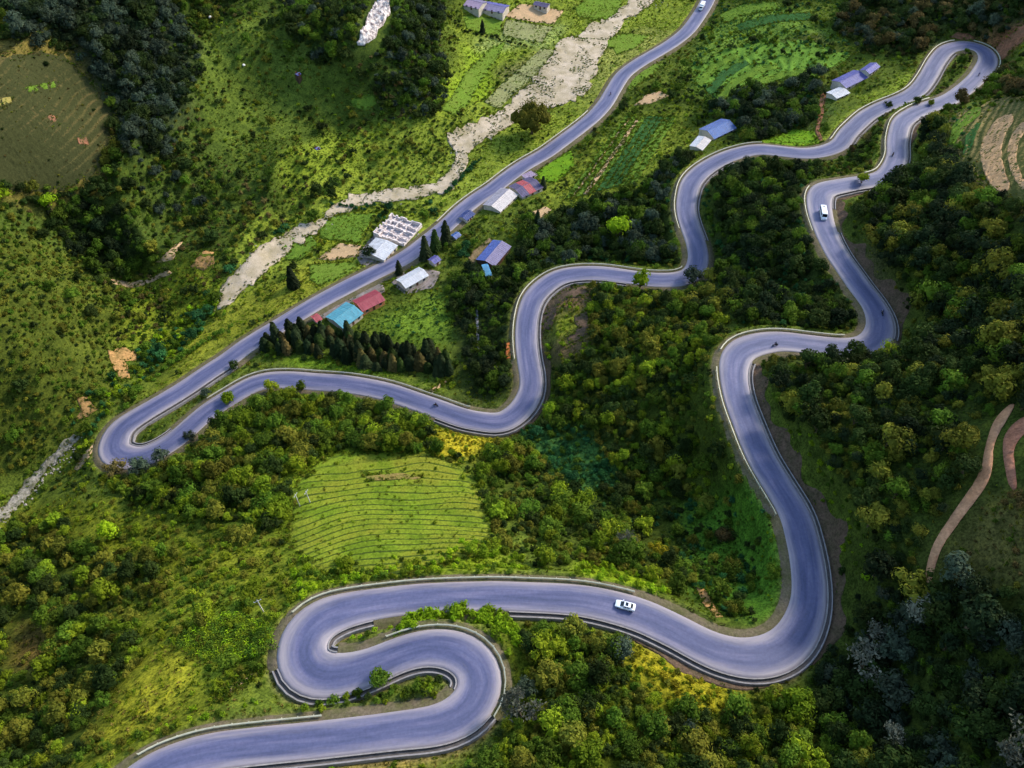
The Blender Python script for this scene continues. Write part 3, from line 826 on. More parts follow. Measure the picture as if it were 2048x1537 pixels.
def terrace_material(name, bench, riser, soil=None):
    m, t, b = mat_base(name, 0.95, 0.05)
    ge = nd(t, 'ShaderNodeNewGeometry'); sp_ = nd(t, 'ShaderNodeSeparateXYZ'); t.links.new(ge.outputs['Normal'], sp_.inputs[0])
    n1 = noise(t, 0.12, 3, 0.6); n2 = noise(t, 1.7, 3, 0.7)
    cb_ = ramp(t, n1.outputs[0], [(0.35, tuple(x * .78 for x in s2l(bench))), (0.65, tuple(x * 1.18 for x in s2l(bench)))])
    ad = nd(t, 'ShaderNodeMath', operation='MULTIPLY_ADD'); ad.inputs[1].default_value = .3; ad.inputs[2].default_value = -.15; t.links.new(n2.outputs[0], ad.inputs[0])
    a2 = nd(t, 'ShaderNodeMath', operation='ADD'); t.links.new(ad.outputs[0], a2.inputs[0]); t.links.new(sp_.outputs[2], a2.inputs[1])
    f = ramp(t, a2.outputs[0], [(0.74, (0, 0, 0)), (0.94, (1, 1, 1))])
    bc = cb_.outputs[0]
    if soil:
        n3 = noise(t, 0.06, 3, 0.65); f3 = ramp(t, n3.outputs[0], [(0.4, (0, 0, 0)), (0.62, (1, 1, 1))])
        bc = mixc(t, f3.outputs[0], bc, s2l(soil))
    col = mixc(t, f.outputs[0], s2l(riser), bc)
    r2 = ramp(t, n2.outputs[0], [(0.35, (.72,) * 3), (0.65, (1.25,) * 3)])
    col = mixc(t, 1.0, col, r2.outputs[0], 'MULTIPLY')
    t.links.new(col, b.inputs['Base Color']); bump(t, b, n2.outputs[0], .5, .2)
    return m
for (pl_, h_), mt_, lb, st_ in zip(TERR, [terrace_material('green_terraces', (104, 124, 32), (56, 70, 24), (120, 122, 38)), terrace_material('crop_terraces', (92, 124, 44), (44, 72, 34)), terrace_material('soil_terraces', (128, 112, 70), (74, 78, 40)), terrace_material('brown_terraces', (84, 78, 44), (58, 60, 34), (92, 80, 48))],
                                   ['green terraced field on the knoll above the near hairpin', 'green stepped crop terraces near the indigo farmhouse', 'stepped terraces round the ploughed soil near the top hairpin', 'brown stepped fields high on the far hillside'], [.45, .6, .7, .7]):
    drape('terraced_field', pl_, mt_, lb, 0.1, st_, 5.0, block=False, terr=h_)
FALLOW = patch_material('fallow_soil', (124, 104, 80), 0.3, 0.3, 2.0, 0.8, alt=(100, 92, 62))

drape('river_bed', [(895, 268), (935, 250), (1000, 225), (1035, 190), (1065, 165), (1090, 130), (1115, 90), (1170, 58), (1215, 38), (1255, 10), (1262, -25), (1350, -25), (1305, 5), (1270, 32), (1235, 60), (1215, 92), (1195, 130), (1178, 182), (1150, 205), (1105, 218), (1060, 225), (1010, 258), (960, 285), (934, 310), (936, 332), (908, 376), (865, 390), (800, 404), (740, 408), (690, 424), (652, 440), (645, 456), (600, 490), (550, 530), (500, 572), (458, 610), (434, 622), (445, 572), (480, 535), (520, 492), (570, 466), (638, 440), (668, 411), (720, 388), (800, 378), (860, 370), (898, 346), (914, 310), (898, 288)],
      GRAVEL, 'pale stony stream bed winding down the valley floor', 0.16, 1.4, 3.0, bumpy=0.5)
drape('river_bed', [(-40, 1060), (0, 1048), (40, 1010), (72, 968), (100, 930), (140, 898), (160, 876), (148, 870), (118, 896), (84, 932), (52, 966), (14, 1008), (-40, 1040)],
      GRAVEL2, 'grey boulder stream bed in the lower corner gully', 0.16, 1.2, 2.0, bumpy=0.8)
drape('field', [(632, 518), (680, 487), (722, 491), (716, 514), (664, 521)], TAN, 'bare tan field beside the white roofed house', amp=0.8)
drape('field', [(640, 440), (690, 428), (752, 428), (722, 470), (722, 488), (680, 484), (640, 478)], LTG, 'small green field between stream and white roofed house', amp=0.8)
drape('field', [(311, 526), (352, 489), (366, 484), (346, 520)], TAN, 'narrow bare strip on the far hillside above the stream', amp=0.8)
drape('field', [(380, 534), (408, 502), (428, 504), (428, 528), (408, 541)], ORANGE, 'bare pinkish patch on the far bank above the stream', amp=1.2)
drape('dirt_path', [(222, 558), (262, 566), (300, 558), (335, 541), (345, 546), (300, 566), (262, 577), (222, 568)], TAN, 'pale dirt path at the foot of the far hillside', amp=1.0)
drape('field', [(216, 705), (238, 696), (272, 702), (274, 722), (250, 722), (258, 742), (262, 758), (238, 758), (226, 738)], ORANGE, 'orange earth scar on the far bank above the low hairpin', 0.1, 1.0, 1.6, bumpy=0.5)
drape('field', [(155, 797), (172, 792), (184, 806), (196, 820), (170, 838), (148, 842), (160, 822)], ORANGE, 'small orange landslip on the far bank by the low hairpin', 0.1, 1.0, 1.6, bumpy=0.5)
drape('dirt_path', [(190, 885), (198, 892), (178, 915), (156, 942), (148, 938), (168, 908)], TAN, 'short pale path below the low hairpin', amp=0.8, step=0.9)
drape('field', [(1010, 688), (1030, 678), (1036, 700), (1032, 724), (1014, 718)], patch_material('rust_soil', (188, 118, 70), 0.3, 0.3, 1.4, 0.7, alt=(178, 96, 52)), 'rust orange earth patch at the edge of the middle bend', 0.14, 1.0, 1.2, bumpy=0.4)
drape('field', [(1066, 348), (1105, 322), (1142, 302), (1150, 330), (1112, 364), (1086, 364)], LIME, 'bright lime rice plot beside the valley road', amp=0.8)
drape('field', [(1500, 288), (1548, 274), (1592, 259), (1626, 263), (1640, 288), (1585, 297), (1540, 296)], LIME, 'bright lime grass triangle on the upper middle road', amp=0.8)
drape('field', [(725, 956), (760, 950), (800, 948), (846, 956), (836, 963), (790, 960), (745, 963)], patch_material('worn_strip', (132, 112, 66), 0.3, 0.3, 1.5, 0.5, alt=(108, 108, 46)), 'bare brown strip across the top of the terraced field', 0.2, 0.6, 0.5, terr=1.5)
drape('yard', [(1010, 34), (1040, 8), (1056, 10), (1100, 18), (1128, 22), (1108, 48), (1070, 46)], TAN, 'bare sandy yard of the farm at the top edge', amp=0.8)
drape('field', [(926, 32), (960, 34), (1005, 40), (998, 74), (962, 66), (934, 58)], MEAD, 'green meadow plot under the purple grey farmhouse', amp=0.8)
drape('field', [(1012, 38), (1060, 48), (1106, 54), (1084, 86), (1004, 72)], DRYF, 'grey green stubble plot below the sandy yard', amp=0.8)
drape('field', [(1150, 18), (1180, -10), (1245, -10), (1240, 30), (1205, 42), (1158, 34)], MEAD, 'green meadow plot beside the top of the stream bed', amp=0.8)
drape('field', [(880, 220), (905, 190), (936, 140), (984, 96), (1010, 84), (1000, 110), (960, 165), (940, 205), (910, 232)], MEAD, 'long bright green meadow strip below the wooded knoll', amp=0.8)
drape('field', [(968, 205), (1000, 172), (1050, 128), (1082, 100), (1108, 100), (1090, 128), (1060, 160), (1030, 186), (1000, 218)], DRYF, 'dull stubble plots along the stony stream bed', amp=0.8)
drape('field', [(1266, 212), (1290, 192), (1318, 182), (1338, 192), (1300, 208)], TAN, 'small bare tan plot above the vegetable rows', amp=1.0)
drape('field', [(700, 200), (745, 188), (752, 208), (735, 222), (706, 214)], LTG, 'bright green plot at the foot of the wooded knoll', amp=0.8)
drape('field', [(50, 178), (110, 166), (114, 176), (60, 188)], LTG, 'bright green sliver on the brown far hillside', amp=0.8, terr=2.3, lift=.2)
drape('field', [(-10, 208), (22, 197), (24, 206), (-10, 220)], patch_material('straw', (150, 138, 76), 0.2, 0.3, 1.5), 'straw yellow sliver at the edge of the brown hillside', amp=0.6, terr=2.3, lift=.2)
drape('field', [(94, 236), (112, 234), (114, 246), (100, 248)], REDS, 'upper of two small reddish pits on the brown hillside', amp=1.0, step=0.7, terr=2.3, lift=.2)
drape('field', [(156, 280), (176, 278), (178, 290), (160, 292)], REDS, 'lower of two small reddish pits on the brown hillside', amp=1.0, step=0.7, terr=2.3, lift=.2)
drape('dirt_track', [(2024, 806), (1988, 836), (1970, 892), (1962, 945), (1916, 1012), (1862, 1090), (1848, 1160), (1862, 1172), (1876, 1104), (1920, 1042), (1970, 978), (1985, 940), (1985, 885), (2030, 814)],
      TRACK, 'pinkish dirt track curving through the shaded hillside', 0.25, 1.0, 0.3, weeds=False)
drape('dirt_track', [(2060, 828), (2024, 848), (2003, 880), (2008, 930), (2018, 975), (2034, 985), (2030, 940), (2024, 895), (2060, 856)],
      patch_material('track_red', (150, 104, 84), 0.25, 0.2, 1.6, 0.5), 'reddish upper terrace track at the picture edge', 0.2, 1.0, 0.3, weeds=False)
SOILP = patch_material('pale_soil', (182, 146, 110), 0.24, 0.25, 1.4, 0.6, alt=(154, 124, 92))
drape('field', [(1957, 306), (1968, 272), (1988, 244), (2016, 228), (2030, 238), (2008, 270), (2000, 305), (2006, 345), (2022, 386), (1990, 388), (1968, 352)], SOILP, 'wide ploughed terrace of pale soil near the top hairpin', 0.2, 0.8, 0.5, terr=1.8, weeds=False)
drape('field', [(2012, 300), (2022, 268), (2050, 240), (2050, 262), (2034, 290), (2030, 320), (2040, 355), (2060, 380), (2040, 382), (2018, 345)], SOILP, 'narrow ploughed terrace of pale soil at the picture edge', 0.2, 0.8, 0.5, terr=1.8, weeds=False)
drape('field', [(1990, 98), (2006, 82), (2030, 64), (2060, 40), (2060, 76), (2030, 92), (2012, 112), (2000, 122)], REDS, 'red earth cutting above the top hairpin', 0.2, 1.2, 1.5, bumpy=0.5)
drape('field', [(1900, 76), (1914, 66), (1936, 68), (1950, 78), (1926, 80)], REDS, 'small red earth patch on the crest of the top hairpin', 0.3, 1.0, 1.0)
drape('dirt_path', [(1640, 176), (1652, 174), (1652, 200), (1646, 228), (1638, 262), (1646, 284), (1638, 286), (1630, 262), (1638, 225)], REDS, 'reddish path from the white shed down to the road', amp=0.8, step=0.9)
drape('dirt_path', [(848, 790), (862, 778), (884, 764), (898, 760), (896, 766), (874, 778), (858, 794)], TAN, 'short pale path dropping from road to village', amp=0.5, step=0.8)
drape('foot_path', [(950, 580), (955, 580), (956, 640), (960, 700), (955, 702), (951, 640)], CONC, 'thin pale footpath through the dark village trees', 0.2, 0.7, 0.4)
drape('yard', [(935, 515), (962, 490), (978, 476), (986, 482), (962, 512), (945, 532)], FALLOW, 'brown yard in front of the blue grey house', amp=0.8, step=1.0)
drape('yard', [(726, 540), (760, 520), (776, 524), (760, 546), (728, 560)], FALLOW, 'earth yard between white roofed house and road', amp=0.6, step=1.0)
drape('field', [(1095, 600), (1130, 580), (1172, 574), (1176, 592), (1140, 596), (1112, 618), (1100, 660), (1090, 660)], BANK, 'bare brown bank inside the middle bend', 0.1, 1.2, 2.0, bumpy=0.4)
drape('field', [(1150, 632), (1178, 622), (1176, 668), (1140, 690), (1134, 676), (1156, 656)], BANK, 'pinkish bare scar on the spur inside the middle bend', 0.1, 1.2, 2.0, bumpy=0.4)
drape('field', [(1392, 1176), (1408, 1180), (1432, 1216), (1448, 1236), (1432, 1236), (1404, 1204)], ORANGE, 'tan earth scar on the verge ahead of the white car', 0.1, 1.0, 1.6, bumpy=0.4)
drape('foot_path', [(436, 1396), (462, 1372), (500, 1350), (520, 1338), (524, 1342), (496, 1360), (466, 1380), (442, 1400)], TAN, 'faint trodden path below the near hairpin', 0.1, 0.8, 0.4, block=False)
YARD = patch_material('trodden_yard', (136, 124, 122), 0.25, 0.3, 1.5, 0.3, alt=(106, 98, 88))
drape('yard', [(632, 630), (660, 612), (700, 592), (752, 566), (768, 572), (770, 584), (706, 606), (650, 640)], YARD, 'grey trodden yard between the road and teal and red roofs', amp=0.8, step=1.0)
drape('yard', [(958, 406), (985, 384), (1012, 364), (1050, 344), (1072, 340), (1076, 352), (1020, 374), (968, 412)], YARD, 'grey lilac forecourt of the long pale roofed house', amp=0.8, step=1.0)
drape('yard', [(782, 566), (800, 548), (860, 540), (880, 545), (868, 575), (812, 590)], YARD, 'grey yard round the long white roofed shed', amp=1.2, step=1.0)
drape('yard', [(712, 512), (730, 490), (750, 468), (760, 474), (735, 505), (770, 530), (756, 540), (722, 530)], YARD, 'grey yard behind the white roofed house', amp=0.8, step=1.0)
drape('field', [(1060, 425), (1090, 412), (1104, 420), (1080, 440)], TAN, 'small bare patch on the slope below the red banded house', amp=1.2, step=1.0)
# vegetable beds beside the valley road, each bed a strip of its own
a0, a1 = np.array((1122, 408.)), np.array((1250, 232.)); b0, b1 = np.array((1268, 372.)), np.array((1352, 236.))
beds = [('LTG', 0.0, .09), ('TAN', .1, .13), ('LTG', .15, .24), ('TAN', .26, .33), ('LTG', .34, .42), ('DKG', .44, .54), ('DKG', .56, .66), ('DKG', .68, .76), ('LTG', .78, .88), ('LTG', .9, 1.0)]
for k, (mk, f0, f1) in enumerate(beds):
    hi_ = .96 if mk == 'TAN' else 1.0
    p_ = [a0 + (b0 - a0) * f0, a1 + (b1 - a1) * f0, a1 + (b1 - a1) * f1, a0 + (b0 - a0) * f1]
    lo_ = 0.3 if mk == 'DKG' else 0.12
    def L(a, b, t): return tuple(a + (b - a) * t)
    drape('crop_bed', [L(p_[0], p_[1], .05), L(p_[0], p_[1], .5), L(p_[0], p_[1], hi_), L(p_[3], p_[2], hi_), L(p_[3], p_[2], .5), L(p_[3], p_[2], .05)],
          {'LTG': LTG, 'DKG': DKG, 'TAN': TAN}[mk], '%s crop bed, number %d from the valley road across the hillside rows' % ({'LTG': 'light green', 'DKG': 'dark green', 'TAN': 'bare tan'}[mk], k + 1), lo_ + .05, 1.2, 0.8, block=(mk == 'TAN'))

for k, (pl_, mk, lb) in enumerate([
    ([(1392, 168), (1420, 130), (1470, 108), (1478, 116), (1432, 142), (1404, 176)], LTG, 'outermost light green terrace band of the upper crops'),
    ([(1410, 180), (1440, 146), (1490, 122), (1500, 130), (1456, 156), (1424, 192)], DKG, 'dark green terrace band inside the outermost upper crops'),
    ([(1432, 194), (1464, 160), (1514, 136), (1552, 128), (1556, 138), (1516, 150), (1472, 176), (1444, 204)], LTG, 'light green terrace band in the middle of the upper crops'),
    ([(1510, 160), (1560, 146), (1610, 140), (1612, 150), (1560, 160), (1520, 172)], LTG, 'light green terrace band below the indigo farmhouse wood'),
    ([(1440, 30), (1480, 10), (1550, 4), (1556, 18), (1490, 30), (1450, 46)], LTG, 'light green crop strip at the top edge beside the truck road'),
    ([(1470, 50), (1540, 30), (1620, 26), (1622, 40), (1548, 46), (1480, 64)], DKG, 'dark green crop strip below the top edge one'),
    ([(1905, 250), (1945, 220), (1960, 216), (1958, 234), (1928, 256), (1908, 290), (1896, 290)], LTG, 'light green terrace beside the pale ploughed soil'),
    ([(1930, 275), (1952, 248), (1960, 250), (1946, 284), (1936, 312), (1924, 312)], DKG, 'dark green terrace beside the pale ploughed soil'),
    ([(1232, 178), (1262, 150), (1300, 132), (1330, 128), (1300, 152), (1260, 180)], MEAD, 'meadow plot on the outer side of the valley road bend'),
    ([(1140, 75), (1200, 80), (1250, 68), (1300, 72), (1270, 96), (1232, 110), (1226, 96)], MEAD, 'meadow between stream bed and valley road at the top'),
    ([(560, 478), (620, 470), (636, 490), (600, 520), (572, 520)], LTG, 'small green plot between stream bed and tan field'),
    ([(620, 530), (700, 526), (716, 532), (690, 552), (640, 572), (620, 560)], MEAD, 'green plot below the tan field by the road'),
]):
    drape('crop_terrace', pl_, mk, lb, 0.2, 0.9, 0.8, terr=(1.2 if k in (0, 1, 2, 3) else 1.8 if k in (6, 7) else 0.0))
# ------------------------------------------------------------------ houses
WALLM = simple('plaster_wall', (196, 184, 168), 0.9, 0.2, 0.7, 0.1, 0.2)
WOODM = simple('dark_timber', (84, 66, 54), 0.9, 0.3, 1.0, 0.1)
ORW = simple('orange_wall', (212, 140, 92), 0.85, 0.2, 0.7, 0.1)
DOORM = simple('door_wood', (96, 62, 44), 0.7, 0.2, 2.0)
GLASSM = simple('window_glass', (40, 50, 62), 0.2, 0.2, 1.0, 0.5)
RIDGEM = simple('ridge_metal', (150, 150, 160), 0.5, 0.2, 1.0)
def quad_frame(quad, h):
    g = np.mean([hit(*p) for p in quad], axis=0)
    z0 = g[2]
    W_ = [at_z(x, y, z0 + h) for x, y in quad]
    c = np.mean(W_, axis=0)
    ab = (W_[1] - W_[0] + W_[2] - W_[3]) / 2; ad = (W_[3] - W_[0] + W_[2] - W_[1]) / 2
    Lx = np.hypot(ab[0], ab[1]); yaw = math.atan2(ab[1], ab[0])
    Ly = abs(-math.sin(yaw) * ad[0] + math.cos(yaw) * ad[1])
    hs = [float(sample(GZ, c[0] + a * math.cos(yaw) * Lx / 2 - b * math.sin(yaw) * Ly / 2, c[1] + a * math.sin(yaw) * Lx / 2 + b * math.cos(yaw) * Ly / 2)) for a in (-1, 0, 1) for b in (-1, 0, 1)]
    return c, yaw, Lx, Ly, min(hs), max(hs)
FOOT = []
def house(quad, label, near_roof, far_roof, h=2.4, rise=1.2, wall=WALLM, bands=None, group=None, cat='house', name='house', gable=True, over=0.35):
    """quad = eave corners in the photo (A, B, C, D), ridge parallel to A-B; near side is C-D"""
    c, yaw, Lx, Ly, zlo, zhi = quad_frame(quad, h)
    z0 = c[2] - h
    root = empty(name, (c[0], c[1], z0), yaw); tag(root, label, cat, group)
    hx, hy = Lx / 2 - over, Ly / 2 - over
    fz = zlo - z0 - 0.4
    w_ = MB()
    if gable:
        for sx in (-1, 1):
            w_.poly([(sx * hx, -hy, fz), (sx * hx, hy, fz), (sx * hx, hy, h), (sx * hx, 0, h + rise * hy / (Ly / 2) - .05), (sx * hx, -hy, h)])
        for sy in (-1, 1):
            w_.poly([(-hx, sy * hy, fz), (hx, sy * hy, fz), (hx, sy * hy, h), (-hx, sy * hy, h)])
        w_.poly([(-hx, -hy, fz), (hx, -hy, fz), (hx, hy, fz), (-hx, hy, fz)])
    else:
        w_.box(-hx, hx, -hy, hy, fz, h - .05)
    wo = w_.build('wall', wall, root)
    for (mt_, sy) in ((near_roof, -1), (far_roof, 1)):
        if gable:
            q_ = [(-Lx / 2, sy * Ly / 2, h - .05), (Lx / 2, sy * Ly / 2, h - .05), (Lx / 2, 0.0, h + rise), (-Lx / 2, 0.0, h + rise)]
        else:
            if sy == 1: continue
            q_ = [(-Lx / 2, -Ly / 2, h), (Lx / 2, -Ly / 2, h), (Lx / 2, Ly / 2, h + rise), (-Lx / 2, Ly / 2, h + rise)]
        segs = bands if bands else [(0, 1, mt_)]
        for f0, f1, bm_ in segs:
            a, b, c_, d = [np.array(v) for v in q_]
            p = [a + (b - a) * f0, a + (b - a) * f1, d + (c_ - d) * f1, d + (c_ - d) * f0]
            r_ = MB(); r_.slab([tuple(v) for v in p], 0.09)
            ro = r_.build('roof_slope', bm_, root)
            rib = MB(); nrib = max(3, int((f1 - f0) * Lx / 0.9))
            for k in range(1, nrib):
                t_ = k / nrib
                u0 = p[0] + (p[1] - p[0]) * t_; u1 = p[3] + (p[2] - p[3]) * t_
                rib.hexa([(u0[0] - .05, u0[1], u0[2] - .02), (u0[0] + .05, u0[1], u0[2] - .02), (u1[0] + .05, u1[1], u1[2] - .02), (u1[0] - .05, u1[1], u1[2] - .02),
                          (u0[0] - .03, u0[1], u0[2] + .05), (u0[0] + .03, u0[1], u0[2] + .05), (u1[0] + .03, u1[1], u1[2] + .05), (u1[0] - .03, u1[1], u1[2] + .05)])
            rb = rib.build('sheet_ribs', bm_, ro); rb['kind'] = 'stuff'
    if gable:
        r_ = MB(); r_.hexa([(-Lx / 2 - .05, -.2, h + rise - .06), (Lx / 2 + .05, -.2, h + rise - .06), (Lx / 2 + .05, .2, h + rise - .06), (-Lx / 2 - .05, .2, h + rise - .06),
                            (-Lx / 2 - .05, -.03, h + rise + .1), (Lx / 2 + .05, -.03, h + rise + .1), (Lx / 2 + .05, .03, h + rise + .1), (-Lx / 2 - .05, .03, h + rise + .1)])
        r_.build('ridge_cap', near_roof if near_roof is not None else RIDGEM, root)
    # door and windows on both long sides
    for sy in (-1, 1):
        d_ = MB(); y_ = sy * hy
        d_.box(-.5, .5, y_ - .05, y_ + .05, fz + .45 if False else 0.02, 2.1); d_.build('door', DOORM, root)
        for f in (-.62, .62):
            x_ = f * hx
            if hx < 2.2: continue
            g_ = MB(); g_.box(x_ - .55, x_ + .55, y_ - .04, y_ + .04, 1.0, 2.1); wd = g_.build('window', GLASSM, root)
            s_w = MB(); s_w.box(x_ - .65, x_ + .65, y_ - .09, y_ + .09, .88, .985); s_w.build('sill', CONC, wd)
    cs, sn = math.cos(yaw), math.sin(yaw)
    g2 = Lx / 2 + 0.8; g3 = Ly / 2 + 0.8
    gmark([(c[0] + cs * a - sn * b, c[1] + sn * a + cs * b) for a, b in ((-g2, -g3), (g2, -g3), (g2, g3), (-g2, g3))], 0)
    FOOT.append((c[0], c[1], max(Lx, Ly) / 2 + 1))
    return root
TEAL = roof_mat('roof_teal', (78, 146, 164)); RED = roof_mat('roof_red', (146, 54, 68)); WHITE = roof_mat('roof_white', (190, 190, 196), 0.5)
GREYP = roof_mat('roof_grey', (152, 146, 158)); GREYR = roof_mat('roof_purple_grey', (118, 110, 142)); BLUE = roof_mat('roof_blue', (36, 88, 156)); BLUEL = roof_mat('roof_light_blue', (84, 104, 160))
INDIGO = roof_mat('roof_indigo', (84, 84, 148)); PALE = roof_mat('roof_pale', (196, 186, 184)); DKP = roof_mat('roof_dark_purple', (78, 70, 104)); CYAN = roof_mat('roof_cyan', (66, 132, 172)); PINK = roof_mat('roof_pink_red', (164, 72, 78))
house([(647, 634), (697, 603), (722, 628), (690, 658)], 'house with bright teal corrugated roof beside the valley road', TEAL, TEAL)
house([(705, 600), (755, 578), (766, 602), (724, 626)], 'house with crimson roof and orange wall next to the teal roof', RED, RED, wall=ORW)
house([(792, 560), (838, 533), (858, 552), (811, 577)], 'long shed with worn white roof across the road from the ruin', WHITE, WHITE, h=2.6, rise=0.9)
house([(726, 503), (755, 470), (793, 496), (765, 523)], 'house with bright white roof attached to the roofless ruin', WHITE, WHITE, h=2.8, rise=0.7)
house([(966, 409), (1003, 374), (1035, 392), (1000, 425)], 'long house with pale grey weathered roof on the valley road', PALE, GREYP)
house([(1018, 372), (1060, 353), (1086, 376), (1044, 396)], 'house with red banded dark purple roof beside the lime plot', DKP, DKP, bands=[(0, .34, DKP), (.345, .66, PINK), (.665, 1, DKP)])
house([(951, 520), (985, 481), (1024, 492), (990, 533)], 'house with half blue half grey roof among dark village trees', GREYR, roof_mat('roof_slate_blue', (72, 92, 158)), wall=WOODM)
house([(964, 531), (977, 529), (983, 551), (970, 554)], 'small cyan lean-to roof below the half blue house', CYAN, CYAN, h=2.2, rise=0.5, gable=False, cat='shed', name='shed')
house([(1402, 256), (1443, 237), (1473, 257), (1424, 281)], 'house with vivid blue roof above the upper middle bend', BLUE, BLUEL, h=2.4, rise=1.7)
house([(1380, 291), (1399, 268), (1421, 284), (1404, 302)], 'pale tin shed leaning against the vivid blue house', PALE, WHITE, h=2.4, rise=0.6, cat='shed', name='shed')
house([(1664, 160), (1711, 139), (1734, 156), (1692, 178)], 'long indigo roofed farmhouse under the top hairpin', INDIGO, INDIGO)
house([(1722, 138), (1745, 123), (1757, 136), (1737, 151)], 'small indigo roofed annex behind the indigo farmhouse', roof_mat('roof_deep_indigo', (66, 68, 150)), INDIGO, h=2.6, rise=1.0)
house([(1657, 181), (1686, 173), (1694, 187), (1669, 202)], 'white tin shed in front of the indigo farmhouse', WHITE, WHITE, h=2.3, rise=0.6, cat='shed', name='shed')
house([(972, 2), (1020, 11), (1006, 27), (964, 19)], 'long purple grey farmhouse roof at the top edge', GREYR, INDIGO, h=1.7)
house([(934, -6), (971, 2), (962, 20), (936, 13)], 'lilac weathered roof joined to the purple grey farmhouse', roof_mat('roof_lilac', (148, 128, 152)), GREYR, h=1.7)
house([(1072, 2), (1100, 8), (1096, 16), (1066, 10)], 'small dark roofed hut behind the sandy yard', DKP, DKP, h=2.2, rise=.7, cat='hut', name='hut')
house([(623, 632), (636, 625), (643, 640), (630, 647)], 'tiny red roofed hut at the end of the conifer row', PINK, PINK, h=2.0, rise=0.5, cat='hut', name='hut')
house([(858, 518), (872, 508), (880, 522), (866, 531)], 'small violet blue roofed hut beside the long white shed', INDIGO, INDIGO, h=2.2, rise=0.8, cat='hut', name='hut')
house([(918, 432), (936, 418), (948, 430), (932, 444)], 'small dark blue roofed shed in trees by the valley road', roof_mat('roof_navy', (44, 62, 118)), roof_mat('roof_navy', (44, 62, 118)), h=2.3, rise=0.7, cat='shed', name='shed')
house([(902, 470), (914, 462), (921, 472), (910, 480)], 'tiny blue tarpaulin hut in the trees below the rail', BLUEL, BLUE, h=1.9, rise=0.6, cat='hut', name='hut')
house([(1042, 352), (1062, 342), (1072, 350), (1054, 359)], 'lilac flat awning on the road side of the red banded house', roof_mat('roof_lilac', (148, 128, 152)), None, h=2.4, rise=0.2, gable=False, cat='awning', name='awning')
for (x, y), lb in (((595, 148), 'small blue hut high on the far hillside'), ((634, 297), 'small blue hut low on the far hillside meadow')):
    house([(x - 5, y), (x + 2, y - 4), (x + 6, y + 1), (x - 1, y + 5)], lb, INDIGO, BLUEL, h=1.2, rise=0.4, cat='hut', name='hut', over=0.15, wall=WOODM)

# roofless concrete ruin: outer walls, partitions, floor slab, loose blocks
def ruin(quad, label):
    c, yaw, Lx, Ly, zlo, zhi = quad_frame(quad, 2.6)
    root = empty('ruined_building', (c[0], c[1], zhi), yaw); tag(root, label, 'building')
    RW_ = simple('ruin_wall', (216, 202, 198), 0.9, 0.3, 0.9, 0.1, 0.3); RF = simple('ruin_floor', (186, 172, 170), 0.95, 0.4, 0.7, 0.1, 0.3)
    hx, hy = Lx / 2, Ly / 2; fz = zlo - zhi - .5
    b = MB(); b.box(-hx, hx, -hy, hy, fz, 0.15); b.build('floor_slab', RF, root)
    def wallrun(x0, y0, x1, y1, t=.45, hgt=1.9):
        L_ = math.hypot(x1 - x0, y1 - y0); k = max(2, int(L_ / 2.2)); dx, dy = (x1 - x0) / L_, (y1 - y0) / L_
        b = MB()
        for i in range(k):
            f0, f1 = i / k, (i + 1) / k
            top = hgt * random.choice([1, 1, 1, .8, .55, .9])
            o_ = random.random() < .45
            for (g0, g1, za, zb) in ([(f0, f0 + (f1 - f0) * .3, .15, top), (f0 + (f1 - f0) * .3, f1 - (f1 - f0) * .12, .15, .9), (f1 - (f1 - f0) * .12, f1, .15, top)] if o_ else [(f0, f1, .15, top)]):
                ax, ay, bx, by = x0 + (x1 - x0) * g0, y0 + (y1 - y0) * g0, x0 + (x1 - x0) * g1, y0 + (y1 - y0) * g1
                nx_, ny_ = -dy * t / 2, dx * t / 2
                b.hexa([(ax - nx_, ay - ny_, za), (bx - nx_, by - ny_, za), (bx + nx_, by + ny_, za), (ax + nx_, ay + ny_, za), (ax - nx_, ay - ny_, zb), (bx - nx_, by - ny_, zb), (bx + nx_, by + ny_, zb), (ax + nx_, ay + ny_, zb)])
        b.build('wall', RW_, root)
    wallrun(-hx, -hy, hx, -hy); wallrun(-hx, hy, hx, hy, hgt=2.2); wallrun(-hx, -hy + .3, -hx, hy - .3); wallrun(hx, -hy + .3, hx, hy - .3)
    for f in (-.35, .25, .7): wallrun(-hx + .3, f * hy, hx - .3, f * hy, hgt=1.5)
    for f in (-.5, .05, .5): wallrun(f * hx, -hy + .3, f * hx, hy - .3, hgt=1.6)
    rb = MB()
    for k in range(90):
        x_, y_ = random.uniform(-hx, hx), random.uniform(-hy, hy); s1, s2, s3 = [random.uniform(.2, .6) for _ in range(3)]
        rb.box(x_ - s1, x_ + s1, y_ - s2, y_ + s2, .14, .15 + s3)
    o = rb.build('rubble', RF, root); o['kind'] = 'stuff'
    cs, sn = math.cos(yaw), math.sin(yaw)
    gmark([(c[0] + cs * a - sn * b_, c[1] + sn * a + cs * b_) for a, b_ in ((-hx - 1, -hy - 1), (hx + 1, -hy - 1), (hx + 1, hy + 1), (-hx - 1, hy + 1))], 0)
ruin([(754, 460), (790, 424), (838, 456), (800, 496)], 'roofless concrete ruin with bare partition walls beside the road')
drape('yard', [(795, 512), (838, 468), (850, 478), (832, 498), (806, 522)], GRAVEL2, 'rubble strewn yard in front of the ruin', 0.14, 1.0, 1.0, bumpy=0.4)

